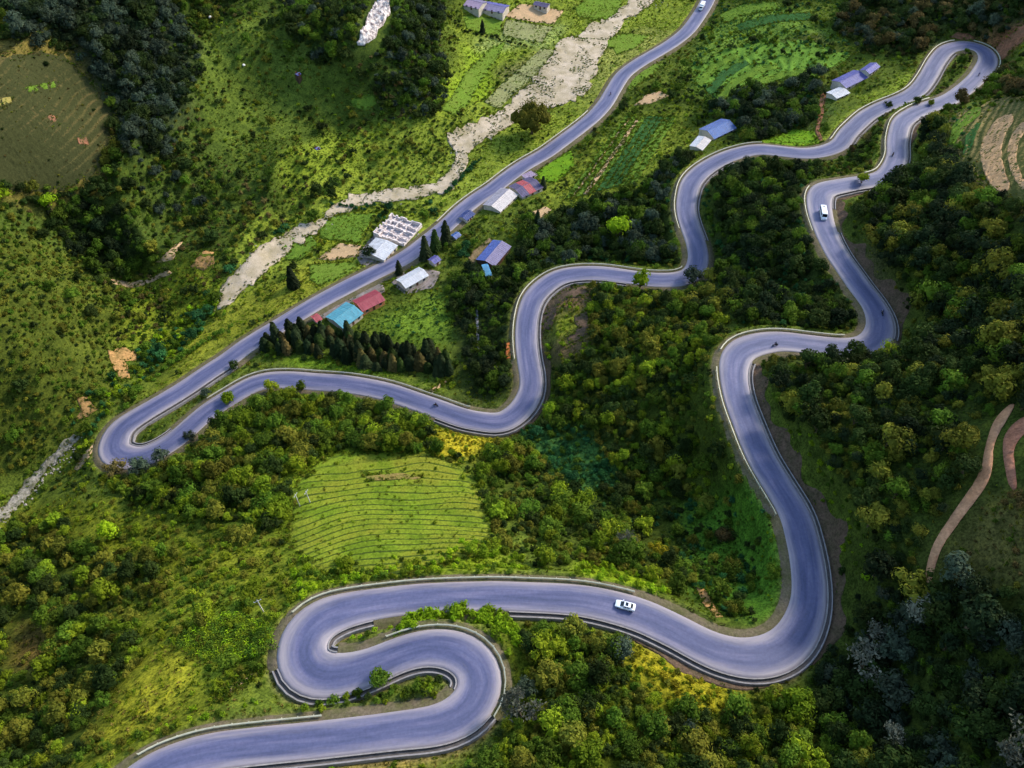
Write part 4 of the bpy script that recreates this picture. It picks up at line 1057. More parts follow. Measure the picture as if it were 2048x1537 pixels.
# pale limestone cliff
CLIFFM = patch_material('limestone', (224, 212, 204), 0.45, 0.5, 1.0, 1.0, alt=(128, 112, 112))
drape('limestone_cliff', [(716, 96), (722, 70), (736, 48), (748, 22), (758, 0), (778, -6), (782, 30), (768, 52), (756, 62), (744, 84), (728, 92)], CLIFFM, 'pale limestone cliff face on the wooded knoll', 1.2, 0.8, 1.5, kind=None, cat='cliff', bumpy=3.2)
gmark([hit(*p) for p in [(700, 118), (720, 60), (742, 0), (790, 0), (786, 40), (770, 90), (735, 120)]])

# ------------------------------------------------------------------ plants: prototype meshes
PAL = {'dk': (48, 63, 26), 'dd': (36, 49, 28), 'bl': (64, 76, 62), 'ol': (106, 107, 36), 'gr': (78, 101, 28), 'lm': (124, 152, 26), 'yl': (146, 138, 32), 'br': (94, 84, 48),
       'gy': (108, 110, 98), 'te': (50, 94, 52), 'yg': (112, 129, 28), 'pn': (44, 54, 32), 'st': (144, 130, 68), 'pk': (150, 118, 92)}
def crown_mesh(name, seed, lumps=9, per=44, flat=1.0, leaf=0.20, droop=0.0, core=0.72, spread=1.0):
    r = np.random.default_rng(seed)
    vs = []; fs = []
    cen = [(0, 0, 0.95 * flat, 0.62)]
    for k in range(lumps - 1):
        a = 2 * math.pi * (k / (lumps - 1)) + r.uniform(-.5, .5)
        el = r.uniform(-0.15, 0.95)
        rr = r.uniform(.34, .78) * spread
        cen.append((math.cos(a) * rr * math.cos(el), math.sin(a) * rr * math.cos(el), (0.75 + 0.62 * math.sin(el)) * flat, r.uniform(.24, .54)))
    for (cx, cy, cz_, cr) in cen:
        # dark core
        b = len(vs); cc = cr * core
        oc = [(1, 0, 0), (0, 1, 0), (-1, 0, 0), (0, -1, 0), (0, 0, 1), (0, 0, -1)]
        for p in oc:
            j = r.uniform(.85, 1.1); vs.append((cx + p[0] * cc * j, cy + p[1] * cc * j, cz_ + p[2] * cc * j))
        for f in ((0, 1, 4), (1, 2, 4), (2, 3, 4), (3, 0, 4), (1, 0, 5), (2, 1, 5), (3, 2, 5), (0, 3, 5)): fs.append(tuple(b + i for i in f))
        for k in range(per):
            d = r.normal(size=3); d /= np.linalg.norm(d)
            if d[2] < -0.5: d[2] = -d[2]
            p = np.array([cx, cy, cz_]) + d * cr * r.uniform(.82, 1.12)
            nrm = d + r.normal(0, .3, 3); nrm /= np.linalg.norm(nrm)
            t = np.cross(nrm, r.normal(size=3)); t /= np.linalg.norm(t); u = np.cross(nrm, t)
            s1 = leaf * r.uniform(.6, 1.3); s2 = leaf * r.uniform(.4, .9)
            b = len(vs)
            vs += [tuple(p - t * s1 * .5), tuple(p + u * s2 * .5 + nrm * s2 * .15), tuple(p + t * s1 * .6 - np.array([0, 0, droop * s1])), tuple(p - u * s2 * .5 + nrm * s2 * .1)]
            fs.append((b, b + 1, b + 2, b + 3))
    me_ = bpy.data.meshes.new(name); me_.from_pydata([tuple(map(float, v)) for v in vs], [], fs); me_.materials.append(LEAF); me_.update()
    return me_
def conifer_mesh(name, seed):
    r = np.random.default_rng(seed)
    vs = []; fs = []
    H = 4.0
    for lev in range(13):
        t = lev / 12
        z = .45 + t * (H - .6); R = (1.0 * (1 - t) ** .5 + .1) * r.uniform(.78, 1.15)
        k = 17 - int(t * 7)
        for i in range(k):
            a = 2 * math.pi * (i + r.uniform(-.3, .3)) / k + lev
            L_ = R * r.uniform(.8, 1.15); w_ = r.uniform(.2, .42)
            dx, dy = math.cos(a), math.sin(a)
            b = len(vs)
            zt = z - L_ * r.uniform(.25, .5)
            vs += [(dx * .05, dy * .05, z + .22), (dx * L_ * .6 - dy * w_, dy * L_ * .6 + dx * w_, z - .02), (dx * L_, dy * L_, zt), (dx * L_ * .6 + dy * w_, dy * L_ * .6 - dx * w_, z - .02)]
            fs.append((b, b + 1, b + 2, b + 3))
    b = len(vs)
    for p in [(.42, 0, .5), (0, .42, .5), (-.42, 0, .5), (0, -.42, .5), (0, 0, H)]: vs.append(p)
    for i in range(4): fs.append((b + i, b + (i + 1) % 4, b + 4))
    me_ = bpy.data.meshes.new(name); me_.from_pydata([tuple(map(float, v)) for v in vs], [], fs); me_.materials.append(LEAF); me_.update()
    return me_
def tuft_mesh(name, seed, nb=16, tall=0.8):
    r = np.random.default_rng(seed)
    vs = []; fs = []
    for k in range(nb):
        a = r.uniform(0, 6.28); d = r.uniform(0, .5); l = r.uniform(.5, 1) * tall; o_ = r.uniform(.15, .5); w_ = r.uniform(.09, .18)
        x, y = math.cos(a) * d, math.sin(a) * d; ca_, sa_ = math.cos(a + r.uniform(-.6, .6)), math.sin(a + r.uniform(-.6, .6))
        b = len(vs)
        vs += [(x - sa_ * w_, y + ca_ * w_, -.1), (x + sa_ * w_, y - ca_ * w_, -.1), (x + ca_ * o_ * .5, y + sa_ * o_ * .5, l), (x + ca_ * o_ + sa_ * .05, y + sa_ * o_, l * .8)]
        fs += [(b, b + 1, b + 3, b + 2)]
    me_ = bpy.data.meshes.new(name); me_.from_pydata([tuple(map(float, v)) for v in vs], [], fs); me_.materials.append(LEAF); me_.update()
    return me_
def corn_mesh(name, seed):
    r = np.random.default_rng(seed)
    vs = []; fs = []
    for k in range(9):
        a = k * 2.4 + r.uniform(-.3, .3); z = .25 + .16 * k; l = r.uniform(.5, .8); w_ = .09
        c_, s__ = math.cos(a), math.sin(a); b = len(vs)
        vs += [(-s__ * w_ * .5, c_ * w_ * .5, z), (s__ * w_ * .5, -c_ * w_ * .5, z), (c_ * l * .5 + s__ * w_, s__ * l * .5 - c_ * w_, z + .32), (c_ * l * .5 - s__ * w_, s__ * l * .5 + c_ * w_, z + .32), (c_ * l, s__ * l, z + .05)]
        fs += [(b, b + 1, b + 2, b + 3), (b + 3, b + 2, b + 4)]
    b = len(vs); vs += [(-.04, 0, -.1), (.04, 0, -.1), (.03, 0, 1.9), (-.03, 0, 1.9)]; fs.append((b, b + 1, b + 2, b + 3))
    me_ = bpy.data.meshes.new(name); me_.from_pydata([tuple(map(float, v)) for v in vs], [], fs); me_.materials.append(LEAF); me_.update()
    return me_
def bare_mesh(name, seed):
    """grey twiggy crown: forking thin branches with few small leaves"""
    r = np.random.default_rng(seed); b = MB()
    def grow(p, d, l, w_, lev):
        e = p + d * l
        b.tube([tuple(p), tuple(e)], [w_, w_ * .6], 4, 0, False)
        if lev == 0:
            for k in range(3):
                q_ = e + r.normal(0, .1, 3); n_ = r.normal(size=3) * .045; m_ = r.normal(size=3) * .045
                b.poly([q_ - n_, q_ + m_, q_ + n_, q_ - m_])
            return
        for k in range(4 if lev > 1 else 3):
            nd_ = d + r.normal(0, .55, 3); nd_[2] = abs(nd_[2]) * .7 + .15; nd_ /= np.linalg.norm(nd_)
            grow(p + (e - p) * r.uniform(.55, 1), nd_, l * r.uniform(.6, .85), w_ * .6, lev - 1)
    grow(np.array([0., 0, .2]), np.array([0, 0, 1.]), .7, .07, 4)
    me_ = bpy.data.meshes.new(name); me_.from_pydata([tuple(map(float, v)) for v in b.v], [], b.f); me_.materials.append(LEAF); me_.update()
    return me_
def trunk_mesh():
    b = MB(); b.tube([(0, 0, -.35), (.03, .02, .3), (.0, .03, .75), (-.02, 0, 1.1)], [.10, .08, .06, .03], 7)
    for a in (0.4, 2.3, 4.4): b.tube([(0, .02, .45), (math.cos(a) * .28, math.sin(a) * .28, .78), (math.cos(a) * .5, math.sin(a) * .5, .95)], [.045, .03, .012], 5)
    me_ = bpy.data.meshes.new('trunk'); me_.from_pydata(b.v, [], b.f); me_.materials.append(BARK); me_.update()
    return me_
def ctrunk_mesh():
    b = MB(); b.tube([(0, 0, -.35), (.01, 0, 1), (0, 0, 3.6)], [.11, .09, .02], 6)
    me_ = bpy.data.meshes.new('trunk'); me_.from_pydata(b.v, [], b.f); me_.materials.append(BARK); me_.update()
    return me_
TRUNK = trunk_mesh(); CTRUNK = ctrunk_mesh()
SHAPE = {}
SHAPE['tree'] = [crown_mesh('crown', 100 + k, lumps=[8, 11, 7, 10, 13, 9, 6, 12, 9][k], per=[60, 46, 64, 50, 40, 56, 70, 44, 52][k], flat=[1.0, 1.25, .85, 1.5, 1.05, .95, 1.15, 1.35, .8][k], leaf=[.17, .2, .16, .19, .22, .15, .17, .2, .18][k], spread=[1, .9, 1.15, .75, 1.05, 1.1, .85, .95, 1.25][k]) for k in range(9)]
SHAPE['big'] = [crown_mesh('crown', 150, lumps=34, per=60, flat=.9, leaf=.085, spread=1.15)]
SHAPE['bush'] = [crown_mesh('shrub', 200 + k, lumps=5 + k % 3, per=34, flat=[.75, .85, .65, .95, .8][k], leaf=.27) for k in range(5)]
SHAPE['con'] = [conifer_mesh('crown', 300 + k) for k in range(3)]
# bare cut banks carry few plants
for i0_, i1_, sv_, wd_ in CUTS:
    for i in range(i0_ + 4, i1_ - 3):
        for o_ in np.arange(1.0, wd_, .6):
            gi_ = int(round((RS[i][0] + RN[i][0] * sv_ * (RS[i][3] + o_) - X0) / ST)); gj_ = int(round((RS[i][1] + RN[i][1] * sv_ * (RS[i][3] + o_) - Y0) / ST))
            BLOCK[gj_, gi_] = True; BLOCKT[gj_, gi_] = True
SHAPE['tuft'] = [tuft_mesh('tuft', 400 + k) for k in range(4)]
SHAPE['corn'] = [corn_mesh('maize', 500 + k) for k in range(2)]
SHAPE['bare'] = [bare_mesh('crown', 600 + k) for k in range(3)]
PROTO = bpy.data.collections.new('plant_prototypes')          # never linked to the scene; only instanced
proto_idx = {}
_np = 0
for kind_ in ('tree', 'bush', 'con', 'tuft', 'corn', 'bare'):
    for k, m_ in enumerate(SHAPE[kind_]):
        mi = m_.copy(); mi.materials.clear(); mi.materials.append(LEAFG if kind_ == 'tuft' else LEAFI)
        o = bpy.data.objects.new('proto_%04d' % _np, mi); PROTO.objects.link(o)
        for c_ in PAL: proto_idx[(kind_, k, c_)] = (_np, c_)
        _np += 1
def stone_mesh(k):
    r = np.random.default_rng(700 + k); bm = bmesh.new(); bmesh.ops.create_icosphere(bm, subdivisions=1, radius=.5)
    for v in bm.verts: v.co *= r.uniform(.7, 1.2); v.co.z *= .65
    me_ = bpy.data.meshes.new('stone'); bm.to_mesh(me_); bm.free(); me_.materials.append(simple('boulder', (150, 142, 132), .9, .35, .8, .1)); return me_
for k in range(3):
    o = bpy.data.objects.new('proto_%04d' % (_np + k), stone_mesh(k)); PROTO.objects.link(o); proto_idx[('stone', k, 'st')] = (_np + k, 'st')
def instancer_group():
    g = bpy.data.node_groups.new('scatter', 'GeometryNodeTree')
    g.interface.new_socket('Geometry', in_out='INPUT', socket_type='NodeSocketGeometry'); g.interface.new_socket('Geometry', in_out='OUTPUT', socket_type='NodeSocketGeometry')
    N = g.nodes; Lk = g.links
    gi = N.new('NodeGroupInput'); go = N.new('NodeGroupOutput')
    ci = N.new('GeometryNodeCollectionInfo'); ci.inputs[0].default_value = PROTO; ci.inputs['Separate Children'].default_value = True; ci.inputs['Reset Children'].default_value = True
    ip = N.new('GeometryNodeInstanceOnPoints'); ip.inputs['Pick Instance'].default_value = True
    def na(nm, ty):
        n_ = N.new('GeometryNodeInputNamedAttribute'); n_.data_type = ty; n_.inputs['Name'].default_value = nm
        return [o_ for o_ in n_.outputs if o_.enabled and o_.name == 'Attribute'][0]
    er = N.new('FunctionNodeEulerToRotation')
    Lk.new(gi.outputs[0], ip.inputs['Points']); Lk.new(ci.outputs[0], ip.inputs['Instance']); Lk.new(na('idx', 'INT'), ip.inputs['Instance Index'])
    Lk.new(na('rot', 'FLOAT_VECTOR'), er.inputs[0]); Lk.new(er.outputs[0], ip.inputs['Rotation']); Lk.new(na('scl', 'FLOAT_VECTOR'), ip.inputs['Scale'])
    Lk.new(ip.outputs[0], go.inputs[0])
    return g
SCATTER = instancer_group()
def scatter(name, recs, label, mat=LEAF):
    """recs rows: x y z sx sy sz rx ry rz idx"""
    a = np.array([tuple(q_[:9]) + (q_[9][0],) for q_ in recs], float)
    tl = {c_: s2l(v_) for c_, v_ in PAL.items()}
    tint = np.array([tl[q_[9][1]] + (1.0,) for q_ in recs], float)
    me_ = bpy.data.meshes.new(name); me_.vertices.add(len(a)); me_.vertices.foreach_set('co', a[:, :3].astype(np.float32).ravel())
    at = me_.attributes.new('scl', 'FLOAT_VECTOR', 'POINT'); at.data.foreach_set('vector', a[:, 3:6].ravel())
    at = me_.attributes.new('rot', 'FLOAT_VECTOR', 'POINT'); at.data.foreach_set('vector', a[:, 6:9].ravel())
    at = me_.attributes.new('idx', 'INT', 'POINT'); at.data.foreach_set('value', a[:, 9].astype(int))
    at = me_.attributes.new('tint', 'FLOAT_COLOR', 'POINT'); at.data.foreach_set('color', tint.ravel())
    me_.materials.append(mat)
    o = bpy.data.objects.new(name, me_); C.objects.link(o)
    md = o.modifiers.new('scatter', 'NODES'); md.node_group = SCATTER
    tag(o, label, None, None, 'stuff')
    return o

# ------------------------------------------------------------------ plant zones (photo polygons, last one wins)
def zone(poly, desc, tree=(0, 2, 3), tp='gr', bush=(0, .8, 1.5), bp='gr', tuft=.7, tfp='gr', bare=0.0, hug=False):
    return dict(hug=hug, poly=poly, desc=desc, tree=tree, tp=tp.split(), bush=bush, bp=bp.split(), tuft=tuft, tfp=tfp.split(), bare=bare)
Z = [
    zone([(-400, -400), (2500, -400), (2500, 2000), (-400, 2000)], 'on the open slopes', (.03, 1.6, 2.6), 'gr ol dk', (.22, .7, 1.4), 'gr ol yg dk', .8, 'yg gr ol'),
    zone([(-400, -400), (900, -400), (880, 120), (760, 240), (640, 420), (440, 600), (260, 720), (100, 900), (-400, 1100)], 'on the far hillside', (.13, 1.5, 3.0), 'ol gr dk dk', (.5, .7, 1.7), 'gr ol dk gr br', .8, 'gr ol gr br'),
    zone([(-400, 50), (130, 90), (235, 230), (200, 380), (-400, 390)], 'on the brown hillside', (0.01, 1.4, 2), 'dk', (.10, .5, 1.0), 'br ol dk', .75, 'br ol br'),
    zone([(-60, -60), (300, -60), (420, 130), (345, 250), (345, 340), (260, 330), (230, 200), (150, 110), (40, 80)], 'in the dusky wood high on the far hillside', (.85, 2.0, 3.8), 'bl bl dk dd', (.5, 1, 1.8), 'bl dk gr', .5, 'dk gr'),
    zone([(230, 330), (330, 320), (420, 420), (330, 470), (250, 420)], 'in the far hillside gully', (.25, 1.6, 2.8), 'dk gr bl', (.5, .9, 1.8), 'gr dk ol', .7, 'gr ol'),
    zone([(420, 40), (600, 20), (700, 160), (740, 230), (660, 320), (560, 380), (440, 320), (400, 180)], 'on the far meadow slope', (.05, 1.4, 2.4), 'gr ol dk', (.24, .6, 1.4), 'yg gr ol dk', .85, 'gr ol gr'),  # deeper grass greens here also paint in the slope's shading
    zone([(560, -60), (740, -60), (730, 100), (640, 140), (570, 70)], 'beside the limestone cliff', (.45, 1.6, 3.0), 'dk gr dk bl', (.55, .9, 1.7), 'gr dk ol', .6, 'gr ol'),
    zone([(770, -60), (900, -60), (880, 90), (890, 130), (910, 190), (860, 240), (770, 245), (745, 180), (740, 110)], 'on the wooded knoll by the meadow', (.8, 1.6, 3.0), 'dk bl gr dk', (.6, .9, 1.7), 'dk gr bl br', .5, 'gr ol'),
    zone([(80, 400), (150, 390), (245, 430), (330, 540), (230, 560), (180, 560), (110, 480)], 'in the dark ravine of the far hillside', (.75, 1.8, 3.2), 'dk dd gr', (.6, 1, 2), 'dk gr', .5, 'dk gr'),
    zone([(-200, 430), (90, 440), (170, 530), (240, 620), (230, 780), (140, 900), (-200, 1040)], 'on the olive scrub slope across the stream', (.06, 1.6, 2.6), 'ol dk gr', (.9, .6, 1.4), 'ol gr gr ol dk', .9, 'gr ol gr'),
    zone([(120, 840), (230, 740), (330, 660), (440, 560), (540, 470), (650, 420), (660, 440), (560, 520), (450, 640), (330, 730), (250, 790), (160, 900)], 'along the stream', (.18, 1.4, 2.4), 'gr te', (.6, .9, 1.8), 'gr te lm yg', .8, 'gr lm'),
    zone([(640, 445), (800, 405), (860, 400), (930, 340), (960, 320), (900, 400), (800, 440), (700, 450)], 'on the stream bank below the valley road', (.12, 1.3, 2.2), 'gr te', (.5, .8, 1.6), 'gr te dk', .8, 'gr yg'),
    zone([(940, 0), (1420, -60), (1380, 70), (1230, 190), (1150, 270), (1050, 320), (860, 460), (700, 530), (520, 640), (300, 800), (240, 840), (430, 640), (620, 560), (860, 410), (930, 340), (1010, 260), (1180, 190), (1220, 90), (1130, 80), (900, 240), (890, 200)], 'in the valley meadows', (.012, 1.2, 2), 'gr dk', (.05, .5, 1.1), 'gr dk yg', .75, 'yg ol yg lm'),
    zone([(1150, 250), (1260, 190), (1420, 120), (1450, 230), (1400, 260), (1340, 220), (1220, 270)], 'above the vegetable rows', (.15, 1.3, 2.2), 'gr dk', (.4, .7, 1.4), 'gr yg dk', .8, 'yg gr'),
    zone([(1110, 410), (1240, 235), (1360, 232), (1290, 370), (1190, 420)], 'among the vegetable rows', (0, 1, 2), 'gr', (.0, .6, 1.0), 'gr', .9, 'lm te gr'),
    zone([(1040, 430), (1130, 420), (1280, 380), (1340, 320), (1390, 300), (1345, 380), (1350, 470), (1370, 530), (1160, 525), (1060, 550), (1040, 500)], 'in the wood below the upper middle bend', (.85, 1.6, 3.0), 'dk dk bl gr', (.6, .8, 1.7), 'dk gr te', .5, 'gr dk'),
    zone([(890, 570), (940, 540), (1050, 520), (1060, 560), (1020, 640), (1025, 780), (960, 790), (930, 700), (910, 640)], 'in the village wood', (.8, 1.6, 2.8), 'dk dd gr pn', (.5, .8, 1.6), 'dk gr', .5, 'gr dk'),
    zone([(840, 430), (920, 400), (960, 440), (960, 480), (930, 520), (870, 500)], 'by the valley road village', (.35, 1.4, 2.4), 'dk gr te', (.4, .7, 1.4), 'gr dk ol', .6, 'gr ol'),
    zone([(700, 640), (880, 590), (910, 680), (880, 700), (780, 690)], 'on the village meadow', (.0, 1, 2), 'gr', (.06, .5, 1.1), 'gr te', .85, 'gr yg te'),
    zone([(480, 700), (540, 720), (720, 735), (900, 770), (860, 800), (700, 765), (560, 742)], 'on the grass strip under the conifers', (.0, 1, 2), 'gr', (.03, .5, 1.0), 'gr', .9, 'lm gr yg'),
    zone([(1400, 20), (1560, -60), (1760, -60), (1720, 100), (1640, 150), (1480, 170), (1380, 180)], 'on the upper crop terraces', (.08, 1.3, 2.4), 'gr dk', (.22, .7, 1.4), 'te gr yg', .9, 'te lm gr yg'),
    zone([(1400, 170), (1500, 180), (1640, 150), (1645, 240), (1560, 270), (1490, 290), (1470, 240), (1420, 230)], 'in the wood beside the blue roof', (.7, 1.7, 3.2), 'dk bl gr dd', (.5, .9, 1.7), 'dk gr te', .5, 'gr dk'),
    zone([(1660, 60), (1740, -60), (2200, -60), (2200, 20), (2040, 40), (1980, 90), (1900, 60), (1840, 110), (1750, 120)], 'in the dusky wood above the top hairpin', (.75, 1.8, 3.2), 'bl dk dk br', (.5, .9, 1.7), 'dk gr br', .5, 'dk gr'),
    zone([(1640, 290), (1700, 240), (1840, 160), (1850, 130), (1860, 150), (1760, 225), (1690, 310), (1760, 230), (1800, 215), (1770, 260), (1770, 340), (1700, 355), (1640, 350), (1430, 330), (1520, 312)], 'on the neck between the two upper roads', (.45, 1.3, 2.3), 'dk gr br', (.5, .7, 1.4), 'dk gr ol', .6, 'gr ol'),
    zone([(1650, 230), (1840, 130), (1850, 160), (1700, 230), (1660, 285)], 'on the grassy bank under the white shed', (.0, 1, 2), 'gr', (.05, .5, 1), 'gr yg', .9, 'yg lm ol'),
    zone([(1885, 120), (1940, 100), (1960, 115), (1930, 170), (1870, 195)], 'on the island inside the top hairpin', (.3, 1.2, 2.0), 'gr dk', (.5, .6, 1.2), 'gr dk br', .7, 'gr yg', hug=True),
    zone([(1985, 140), (2200, 80), (2200, 240), (2040, 200), (1960, 190), (1900, 230), (1870, 240)], 'above the road beside the top hairpin', (.6, 1.5, 2.8), 'br dk gr', (.5, .8, 1.6), 'dk gr br', .6, 'gr dk'),
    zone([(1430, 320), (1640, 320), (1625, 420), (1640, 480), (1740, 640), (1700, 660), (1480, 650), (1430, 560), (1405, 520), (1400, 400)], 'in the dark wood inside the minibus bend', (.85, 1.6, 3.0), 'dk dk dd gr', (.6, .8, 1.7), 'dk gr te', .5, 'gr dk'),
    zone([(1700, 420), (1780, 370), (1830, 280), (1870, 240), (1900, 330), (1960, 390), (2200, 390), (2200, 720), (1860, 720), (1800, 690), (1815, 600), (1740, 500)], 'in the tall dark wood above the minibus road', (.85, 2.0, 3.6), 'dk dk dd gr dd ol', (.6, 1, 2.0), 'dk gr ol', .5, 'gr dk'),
    zone([(1090, 560), (1260, 575), (1400, 565), (1440, 640), (1445, 780), (1520, 920), (1560, 1020), (1470, 1100), (1340, 1000), (1200, 1000), (1080, 860), (1090, 720)], 'on the bushy spur inside the middle bend', (.6, 1.5, 2.6), 'dk gr ol dk yg', (.7, .8, 1.7), 'gr ol dk yg', .6, 'gr ol'),
    zone([(1085, 590), (1180, 580), (1180, 680), (1120, 740), (1090, 740)], 'on the bare bank inside the middle bend', (.02, 1, 1.8), 'yg', (.22, .6, 1.4), 'yg lm ol', .6, 'yg ol'),
    zone([(1040, 860), (1170, 850), (1250, 980), (1180, 1010), (1090, 960)], 'in the blue green thicket of the gully', (.1, 1.3, 2), 'te', (.9, .7, 1.4), 'te te gr', .8, 'te gr'),
    zone([(1180, 980), (1340, 1000), (1560, 1000), (1585, 1200), (1560, 1270), (1430, 1230), (1330, 1150), (1200, 1070)], 'in the deep gully beside the blue road', (.3, 1.4, 2.4), 'dk gr ol', (.55, .7, 1.5), 'te gr dk', .9, 'te gr dk'),
    zone([(1530, 1050), (1585, 1080), (1590, 1230), (1540, 1270), (1500, 1200)], 'on the green verge of the blue road', (.05, 1.4, 2.0), 'gr', (.2, .6, 1.2), 'lm gr', .95, 'lm lm gr'),
    zone([(960, 890), (1050, 880), (1180, 1010), (1330, 1080), (1380, 1170), (1150, 1125), (1040, 1140), (980, 1100), (990, 1040), (950, 960)], 'in the wood above the long guard rail', (.65, 1.5, 2.8), 'ol gr dk gr yg', (.6, .8, 1.7), 'gr ol dk', .6, 'gr ol'),
    zone([(330, 925), (470, 830), (560, 780), (700, 790), (830, 820), (900, 870), (960, 930), (880, 915), (620, 930), (600, 1030), (560, 1060), (400, 1040), (260, 1000), (200, 950)], 'in the lit wood above the low hairpin', (.85, 1.6, 3.0), 'gr yg dk ol gr', (.6, .9, 1.8), 'gr yg dk', .6, 'gr yg'),
    zone([(850, 850), (930, 862), (1000, 872), (960, 925), (890, 905)], 'in the yellow flowers below the road', (.0, 1, 2), 'yl', (.75, .5, 1.0), 'yl yl yg', .9, 'yl yg'),
    zone([(585, 945), (690, 900), (850, 905), (955, 955), (985, 1050), (960, 1115), (780, 1150), (600, 1150), (565, 1080)], 'on the terraced field', (.0, 1, 2), 'gr', (.015, .4, .8), 'yg', .95, 'yg lm yg ol'),
    zone([(590, 1110), (700, 1130), (980, 1075), (1080, 1140), (900, 1160), (680, 1190), (600, 1225), (575, 1180)], 'in the lush shrubs above the near hairpin', (.08, 1.2, 2), 'lm yg', (.6, .7, 1.5), 'lm yg gr', .9, 'lm yg'),
    zone([(1150, 1125), (1220, 1130), (1330, 1170), (1350, 1195), (1240, 1175), (1140, 1150)], 'in the lime reeds opposite the white car', (.0, 1, 2), 'lm', (.8, .7, 1.3), 'lm lm yg', .95, 'lm'),
    zone([(1340, 1180), (1400, 1180), (1480, 1260), (1560, 1280), (1480, 1285), (1390, 1250), (1310, 1215)], 'on the verge ahead of the white car', (.0, 1, 2), 'gr', (.12, .5, 1.2), 'lm gr ol', .8, 'yg ol br'),
    zone([(-200, 1060), (220, 1000), (400, 1050), (560, 1080), (590, 1200), (540, 1340), (300, 1480), (150, 1700), (-200, 1700)], 'on the lower slope below the near hairpin', (.08, 1.5, 2.6), 'yg ol gr', (.55, .6, 1.5), 'ol yg gr yg', .9, 'yg ol gr'),
    zone([(-200, 1060), (90, 1030), (200, 1090), (330, 1130), (270, 1280), (220, 1400), (150, 1560), (-200, 1700)], 'in the scrubby gully of the lower slope', (.55, 1.5, 2.6), 'ol gr dk yg', (.6, .8, 1.7), 'gr ol dk', .7, 'ol gr'),
    zone([(20, 1220), (90, 1230), (110, 1320), (60, 1370), (10, 1330)], 'on the bare brown gully side', (.0, 1, 2), 'br', (.1, .5, 1), 'br ol', .6, 'br ol'),
    zone([(180, 1440), (340, 1270), (430, 1300), (310, 1420), (220, 1500)], 'on the mown slope below the maize plot', (.0, 1, 2), 'yg', (.05, .4, .9), 'yg', .95, 'yg ol st'),
    zone([(670, 1285), (760, 1258), (800, 1235), (900, 1215), (1010, 1215), (1040, 1290), (960, 1275), (860, 1262), (770, 1285), (700, 1300)], 'in the bright hedge between the near hairpin loops', (.0, 1, 2), 'lm', (.95, .8, 1.5), 'lm lm gr', .9, 'lm gr', hug=True),
    zone([(580, 1400), (700, 1370), (790, 1350), (870, 1330), (905, 1370), (860, 1420), (760, 1430), (600, 1440)], 'on the shrub island of the near hairpin', (.0, 1.3, 2.0), 'gr yg', (.75, .8, 1.5), 'gr yg dk', .8, 'gr yg', hug=True),
    zone([(300, 1440), (450, 1370), (560, 1390), (640, 1440), (500, 1460), (380, 1485)], 'on the grassy tongue beside the lowest road', (.0, 1, 2), 'lm', (.28, .6, 1.3), 'lm yg gr', .9, 'yg st ol'),
    zone([(1020, 1240), (1130, 1240), (1260, 1275), (1400, 1340), (1520, 1380), (1640, 1400), (1720, 1480), (1800, 1700), (880, 1700), (950, 1490), (1030, 1420), (1050, 1330)], 'on the near bushy spur under the white car', (.75, 1.5, 2.6), 'gr yg dk ol gr', (.7, .8, 1.6), 'gr yg dk ol', .6, 'gr yg'),
    zone([(1250, 1275), (1330, 1300), (1440, 1350), (1470, 1410), (1400, 1440), (1330, 1400), (1270, 1340)], 'in the yellow flowering scrub below the white car', (.0, 1, 2), 'yl', (.95, .6, 1.1), 'yl yg yl ol', .9, 'yl yg'),
    zone([(600, 1500), (900, 1470), (990, 1470), (900, 1560), (600, 1560)], 'on the bank under the lowest road', (.0, 1, 2), 'gr', (.28, .6, 1.4), 'gr lm', .8, 'st ol yg'),
    zone([(1500, 720), (1600, 700), (1800, 715), (2200, 700), (2200, 830), (2000, 830), (1960, 940), (1850, 1110), (1720, 1230), (1670, 1150), (1640, 990), (1560, 850)], 'in the mixed wood beside the blue road', (.75, 1.7, 3.0), 'dk gr dk ol dd', (.65, .9, 1.8), 'gr dk ol', .6, 'gr ol'),
    zone([(1560, 850), (1600, 840), (1700, 1000), (1760, 1140), (1700, 1180), (1680, 1100)], 'on the leafy bank above the brown cut', (.08, 1.4, 2.2), 'gr', (.85, .7, 1.4), 'lm gr yg', .8, 'gr lm'),
    zone([(1870, 1120), (1960, 1000), (2060, 930), (2200, 930), (2200, 1200), (1960, 1200)], 'on the brown terraces by the dirt track', (.05, 1.4, 2.2), 'ol br', (.3, .6, 1.3), 'ol br gr', .9, 'br ol gr'),
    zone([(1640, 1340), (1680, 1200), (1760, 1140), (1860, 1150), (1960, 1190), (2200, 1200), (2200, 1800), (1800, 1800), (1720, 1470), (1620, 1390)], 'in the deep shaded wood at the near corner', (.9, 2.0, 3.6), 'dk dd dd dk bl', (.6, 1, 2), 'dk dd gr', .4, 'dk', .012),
    zone([(1880, 240), (1960, 200), (1960, 260), (1940, 320), (1900, 340)], 'on the green terraces near the top hairpin', (.02, 1.2, 2), 'gr', (.12, .6, 1.2), 'te gr', .9, 'te gr yg'),
    zone([(1940, 320), (1970, 240), (2020, 210), (2200, 190), (2200, 420), (2000, 410)], 'on the ploughed terraces near the top hairpin', (.0, 1.2, 2), 'gr', (.05, .5, 1.0), 'ol br', .5, 'ol br st'),
]
def zone_of(px, py):
    r = np.zeros(px.shape, int)
    for i, z_ in enumerate(Z): r[inpoly(px, py, z_['poly'])] = i
    return r
